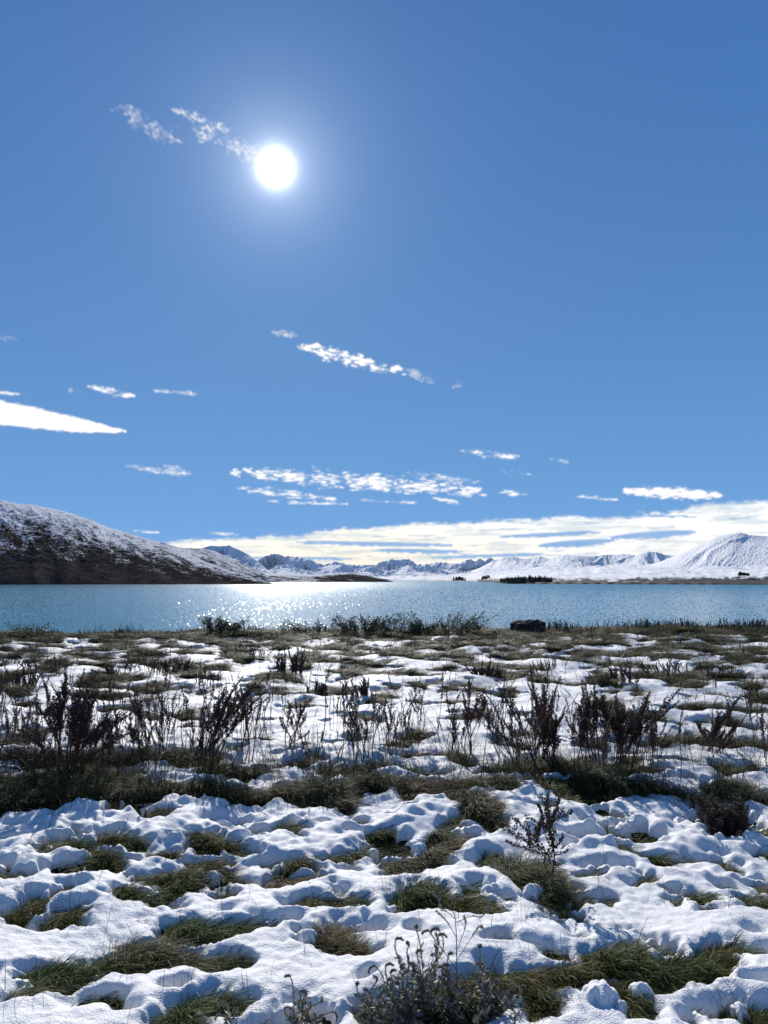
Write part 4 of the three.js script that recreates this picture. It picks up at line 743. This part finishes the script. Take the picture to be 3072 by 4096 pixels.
function flower(p, r) {
  const s = new Soup(), d = new THREE.Vector3(gauss(r) * 0.5, -0.3 + r(), 0.7).normalize(), u = new THREE.Vector3(0, 1, 0.1).cross(d).normalize(), v = new THREE.Vector3().crossVectors(d, u), at = (a, q, f) => [p[0] + d.x * f + q * (u.x * Math.cos(a) + v.x * Math.sin(a)), p[1] + d.y * f + q * (u.y * Math.cos(a) + v.y * Math.sin(a)), p[2] + d.z * f + q * (u.z * Math.cos(a) + v.z * Math.sin(a))];
  for (let i = 0; i < 5; i++) { const a = i * 1.2566; s.quad(at(a, 0.0008, 0), at(a - 0.5, 0.0045, 0.007), at(a, 0.0075, 0.011), at(a + 0.5, 0.0045, 0.007), [0.11, 0.1, 0.4]); }
  return s.build();
}
function curl(pts, r, k) {                // bend the last part of a stem over
  const dir = r() < 0.5 ? -1 : 1, n = pts.length, out = pts.map((p) => [...p]), size = 0.011 * k, tip = out[n - 1], prev = out[n - 2];
  let a = Math.atan2(tip[1] - prev[1], tip[0] - prev[0]);
  let p = tip;
  for (let i = 0; i < 6; i++) { a += dir * (0.32 + 0.22 * r()) * k; p = [p[0] + Math.cos(a) * size * 0.62, p[1] + Math.sin(a) * size * 0.62, p[2] + 0.002]; out.push(p); }
  return out;
}
function bugloss(label, x, z, tips, seedNo, fill = {}) {
  const r = rng(seedNo), t = thing('wildflower', label, 'wildflower', x, ground(x, z) - 0.01, z, 'dried grey wildflowers along the bottom edge');
  const all = tips.map((q) => [...q, 1]);
  for (let i = 0; i < (fill.n ?? 0); i++) all.push([(r() - 0.5) * fill.w, fill.h * (0.35 + 0.65 * r()), 0]);
  for (const [dx, h, listedTip] of all) {
    const bx = listedTip ? (r() - 0.5) * 0.05 : dx * 0.8 + (r() - 0.5) * 0.05, bz = listedTip ? (r() - 0.5) * 0.06 : (r() - 0.5) * 0.22;
    let pts = curve([dx - bx * 0.6, h, (r() - 0.5) * 0.05], 1.3, 9, r).map((p, i) => [p[0] + bx * (1 - i / 18), p[1], p[2] + bz]);
    pts = curl(pts, r, 0.2 + 0.75 * r());
    const st = mesh('stem', tube(pts, 0.0022, 0.0009, 5), greyMat, t);
    mesh('flower_spike', bracts(pts, 0.25 + 0.25 * r(), r, 0.0105, 0), hairMat, st);
    if (r() < 0.16) mesh('flower', flower(pts[pts.length - 1], r), hairMat, st);
    const leaves = bracts(pts.slice(0, 8), 0.05, r, 0.03, 0, 0.2);
    if (leaves.attributes.position.count) mesh('leaf_cluster', leaves, hairMat, st);
  }
}
{ // the tallest one, branch by branch
  const r = rng(1301), x = 0.262, z = -2.878, t = thing('wildflower', 'tallest grey wildflower with an open branched crown rising over the snow', 'wildflower', x, ground(x, z) - 0.01, z, 'dried grey wildflowers along the bottom edge');
  const smooth = (p) => new THREE.CatmullRomCurve3(p.map((q, i) => new THREE.Vector3(q[0], q[1], 0.012 * Math.sin(i * 2.1 + p.length)))).getPoints(14).map((v) => v.toArray());
  for (const [i, p] of [[[0.004, 0], [0, 0.08], [0, 0.259], [-0.01, 0.32], [-0.06, 0.372], [-0.1, 0.394]], [[0.002, 0.279], [0.053, 0.304], [0.095, 0.31], [0.112, 0.335]], [[-0.004, 0.292], [-0.03, 0.318], [-0.056, 0.336], [-0.061, 0.362]], [[0.001, 0.231], [-0.035, 0.284], [-0.071, 0.326]], [[0.004, 0.19], [0.036, 0.27], [0.028, 0.308]], [[0.004, 0.15], [0.056, 0.231], [0.082, 0.273], [0.096, 0.262]], [[0, 0.12], [-0.06, 0.2], [-0.075, 0.25]]].entries()) {
    const pts = smooth(p), st = mesh(i ? 'branch' : 'stem', tube(pts, i ? 0.0014 : 0.0024, 0.0008, 5), greyMat, t);
    mesh('flower_spike', bracts(pts, i ? 0.35 : 0.78, r, 0.0105, 0, 1), hairMat, st);
    if (i === 1 || i === 2) mesh('flower', flower(pts[pts.length - 1], r), hairMat, st);
  }
}
bugloss('grey wildflower with purple tips left of the tallest one', 0.15, -2.86, [[-0.034, 0.289], [0.006, 0.302], [0.043, 0.277], [-0.053, 0.247], [-0.032, 0.209], [0.047, 0.269], [-0.07, 0.174], [-0.099, 0.257]], 1311, { n: 26, w: 0.24, h: 0.17 });
bugloss('grey wildflower with hooked spikes reaching over the snow to the left', -0.02, -2.84, [[-0.074, 0.192], [-0.017, 0.232], [0, 0.208], [0.041, 0.24], [0.062, 0.216], [0.024, 0.177], [-0.041, 0.153]], 1312, { n: 22, w: 0.24, h: 0.13 });
bugloss('smaller grey wildflower standing apart in a melt hole at the bottom edge', -0.29, -2.87, [[-0.048, 0.215], [-0.008, 0.183], [0.019, 0.158], [-0.059, 0.126], [0.07, 0.118], [0.115, 0.114], [0.032, 0.102]], 1313, { n: 6, w: 0.12, h: 0.08 });
bugloss('grey sprig with purple flowers poking into the bottom edge on the left', -0.54, -2.79, [[-0.024, 0.111], [-0.006, 0.11], [-0.074, 0.073], [0.015, 0.073]], 1318);
bugloss('bushy grey wildflower right behind and right of the tallest one', 0.37, -2.86, [[-0.039, 0.218], [-0.01, 0.195], [-0.03, 0.282], [0.035, 0.139], [0.093, 0.147], [0.117, 0.112], [-0.056, 0.171], [0.063, 0.092]], 1315, { n: 32, w: 0.3, h: 0.14 });
bugloss('short grey wildflower in front of the purple tipped one', 0.08, -2.8, [[-0.069, 0.253], [-0.036, 0.194], [-0.004, 0.144], [-0.057, 0.214], [0.021, 0.167]], 1316, { n: 20, w: 0.24, h: 0.13 });

// trees on the far shore
{
  const r = rng(1401);
  const conifer = new Soup();
  for (let k = 0; k < 9; k++) { const y0 = 0.08 + k * 0.1, R = 0.2 * (1 - k / 9.6) + 0.02; for (let i = 0; i < 9; i++) { const a = i / 9 * 6.283 + k, b = a + 0.62, q = R * (0.75 + 0.5 * r()); conifer.tri([0, y0 + 0.16, 0], [q * Math.cos(a), y0 - 0.03 * r(), q * Math.sin(a)], [q * Math.cos(b) * 0.9, y0 + 0.01, q * Math.sin(b) * 0.9], [1, 1, 1]); } }
  const cg = conifer.build(); cg.deleteAttribute('color');
  const wood = new THREE.Group(); wood.name = 'pine_wood'; stuff(wood, 'dark belt of pine trees on the far shore in the middle', 'wood'); scene.add(wood);
  const list = [];
  const add = (az, d, h) => { const D = along(SHORE, az), y = plainAt(Math.pow(clamp((d - D * 1.005) / (9600 - D), 0.004, 1), 1 / 1.25), az)[1] - 1, [x, z] = polar(az, d); list.push(new THREE.Matrix4().compose(new THREE.Vector3(x, y, z), Q.setFromAxisAngle(UPV, r() * 6.28), new THREE.Vector3(h * 1.25, h, h * 1.25))); };
  for (let i = 0; i < 300; i++) { const a = 8.66 + 3.8 * r(); add(a, 1768 + 60 * r() - (a < 9.2 ? 0 : 20), (8.5 + 5 * r()) * (0.8 + 0.25 * Math.sin((a - 8.66) / 3.8 * 3.14)) * (r() < 0.06 ? 1.25 : 1)); }
  for (let i = 0; i < 46; i++) add(5.2 + 0.9 * r(), 3900 + 300 * r(), 16 + 8 * r());
  for (let i = 0; i < 30; i++) add(7.3 + 0.6 * r(), 3300 + 100 * r(), 13 + 6 * r());
  const im = new THREE.InstancedMesh(cg, std([0.012, 0.018, 0.01], 0.9, { side: THREE.DoubleSide }), list.length); im.name = 'pines'; im.userData.kind = 'stuff'; list.forEach((m, i) => im.setMatrixAt(i, m)); wood.add(im);
}
const crownMat = std([0.014, 0.02, 0.01], 0.9, { side: THREE.DoubleSide });
function farTree(label, az, d, base, h, w, seedNo) {
  const r = rng(seedNo), [x, z] = polar(az, d), t = thing('tree', label, 'tree', x, base, z, 'trees of the dark clump on the far right slope'), s = new Soup();
  mesh('trunk', tube([[0, 0, 0], [0.1, h * 0.3, 0], [0, h * 0.6, 0]], 0.5, 0.25, 6), stemMat[2], t);
  for (let i = 0; i < 900; i++) {
    const a = r() * 6.283, b = Math.acos(2 * r() - 1), q = (0.75 + 0.3 * n3(Math.cos(a) * 2 + seedNo, Math.sin(a) * 2, b * 1.5)) * Math.cbrt(0.3 + 0.7 * r()), c = [w * q * Math.sin(b) * Math.cos(a), h * 0.55 + h * 0.46 * q * Math.cos(b), w * q * Math.sin(b) * Math.sin(a)], k = 0.7 + 0.7 * r(), u = new THREE.Vector3(gauss(r), gauss(r), gauss(r)).normalize(), v = new THREE.Vector3(gauss(r), gauss(r), gauss(r)).cross(u).normalize(), at = (m, n) => [c[0] + k * (u.x * m + v.x * n), c[1] + k * (u.y * m + v.y * n), c[2] + k * (u.z * m + v.z * n)];
    s.quad(at(-1, 0), at(0, -1), at(1, 0), at(0, 1), [1, 1, 1]);
  }
  const g = s.build(); g.deleteAttribute('color'); mesh('crown', g, crownMat, t);
}
farTree('tallest left tree of the dark clump on the far right slope', 25.08, 2000, 5.2, 15.5, 5.5, 1501);
farTree('middle tree of the dark clump on the far right slope', 25.3, 2010, 5.0, 13.5, 5.5, 1502);
farTree('lowest right tree of the dark clump on the far right slope', 25.52, 2000, 4.8, 12, 5.2, 1503);

renderer.render(scene, camera);
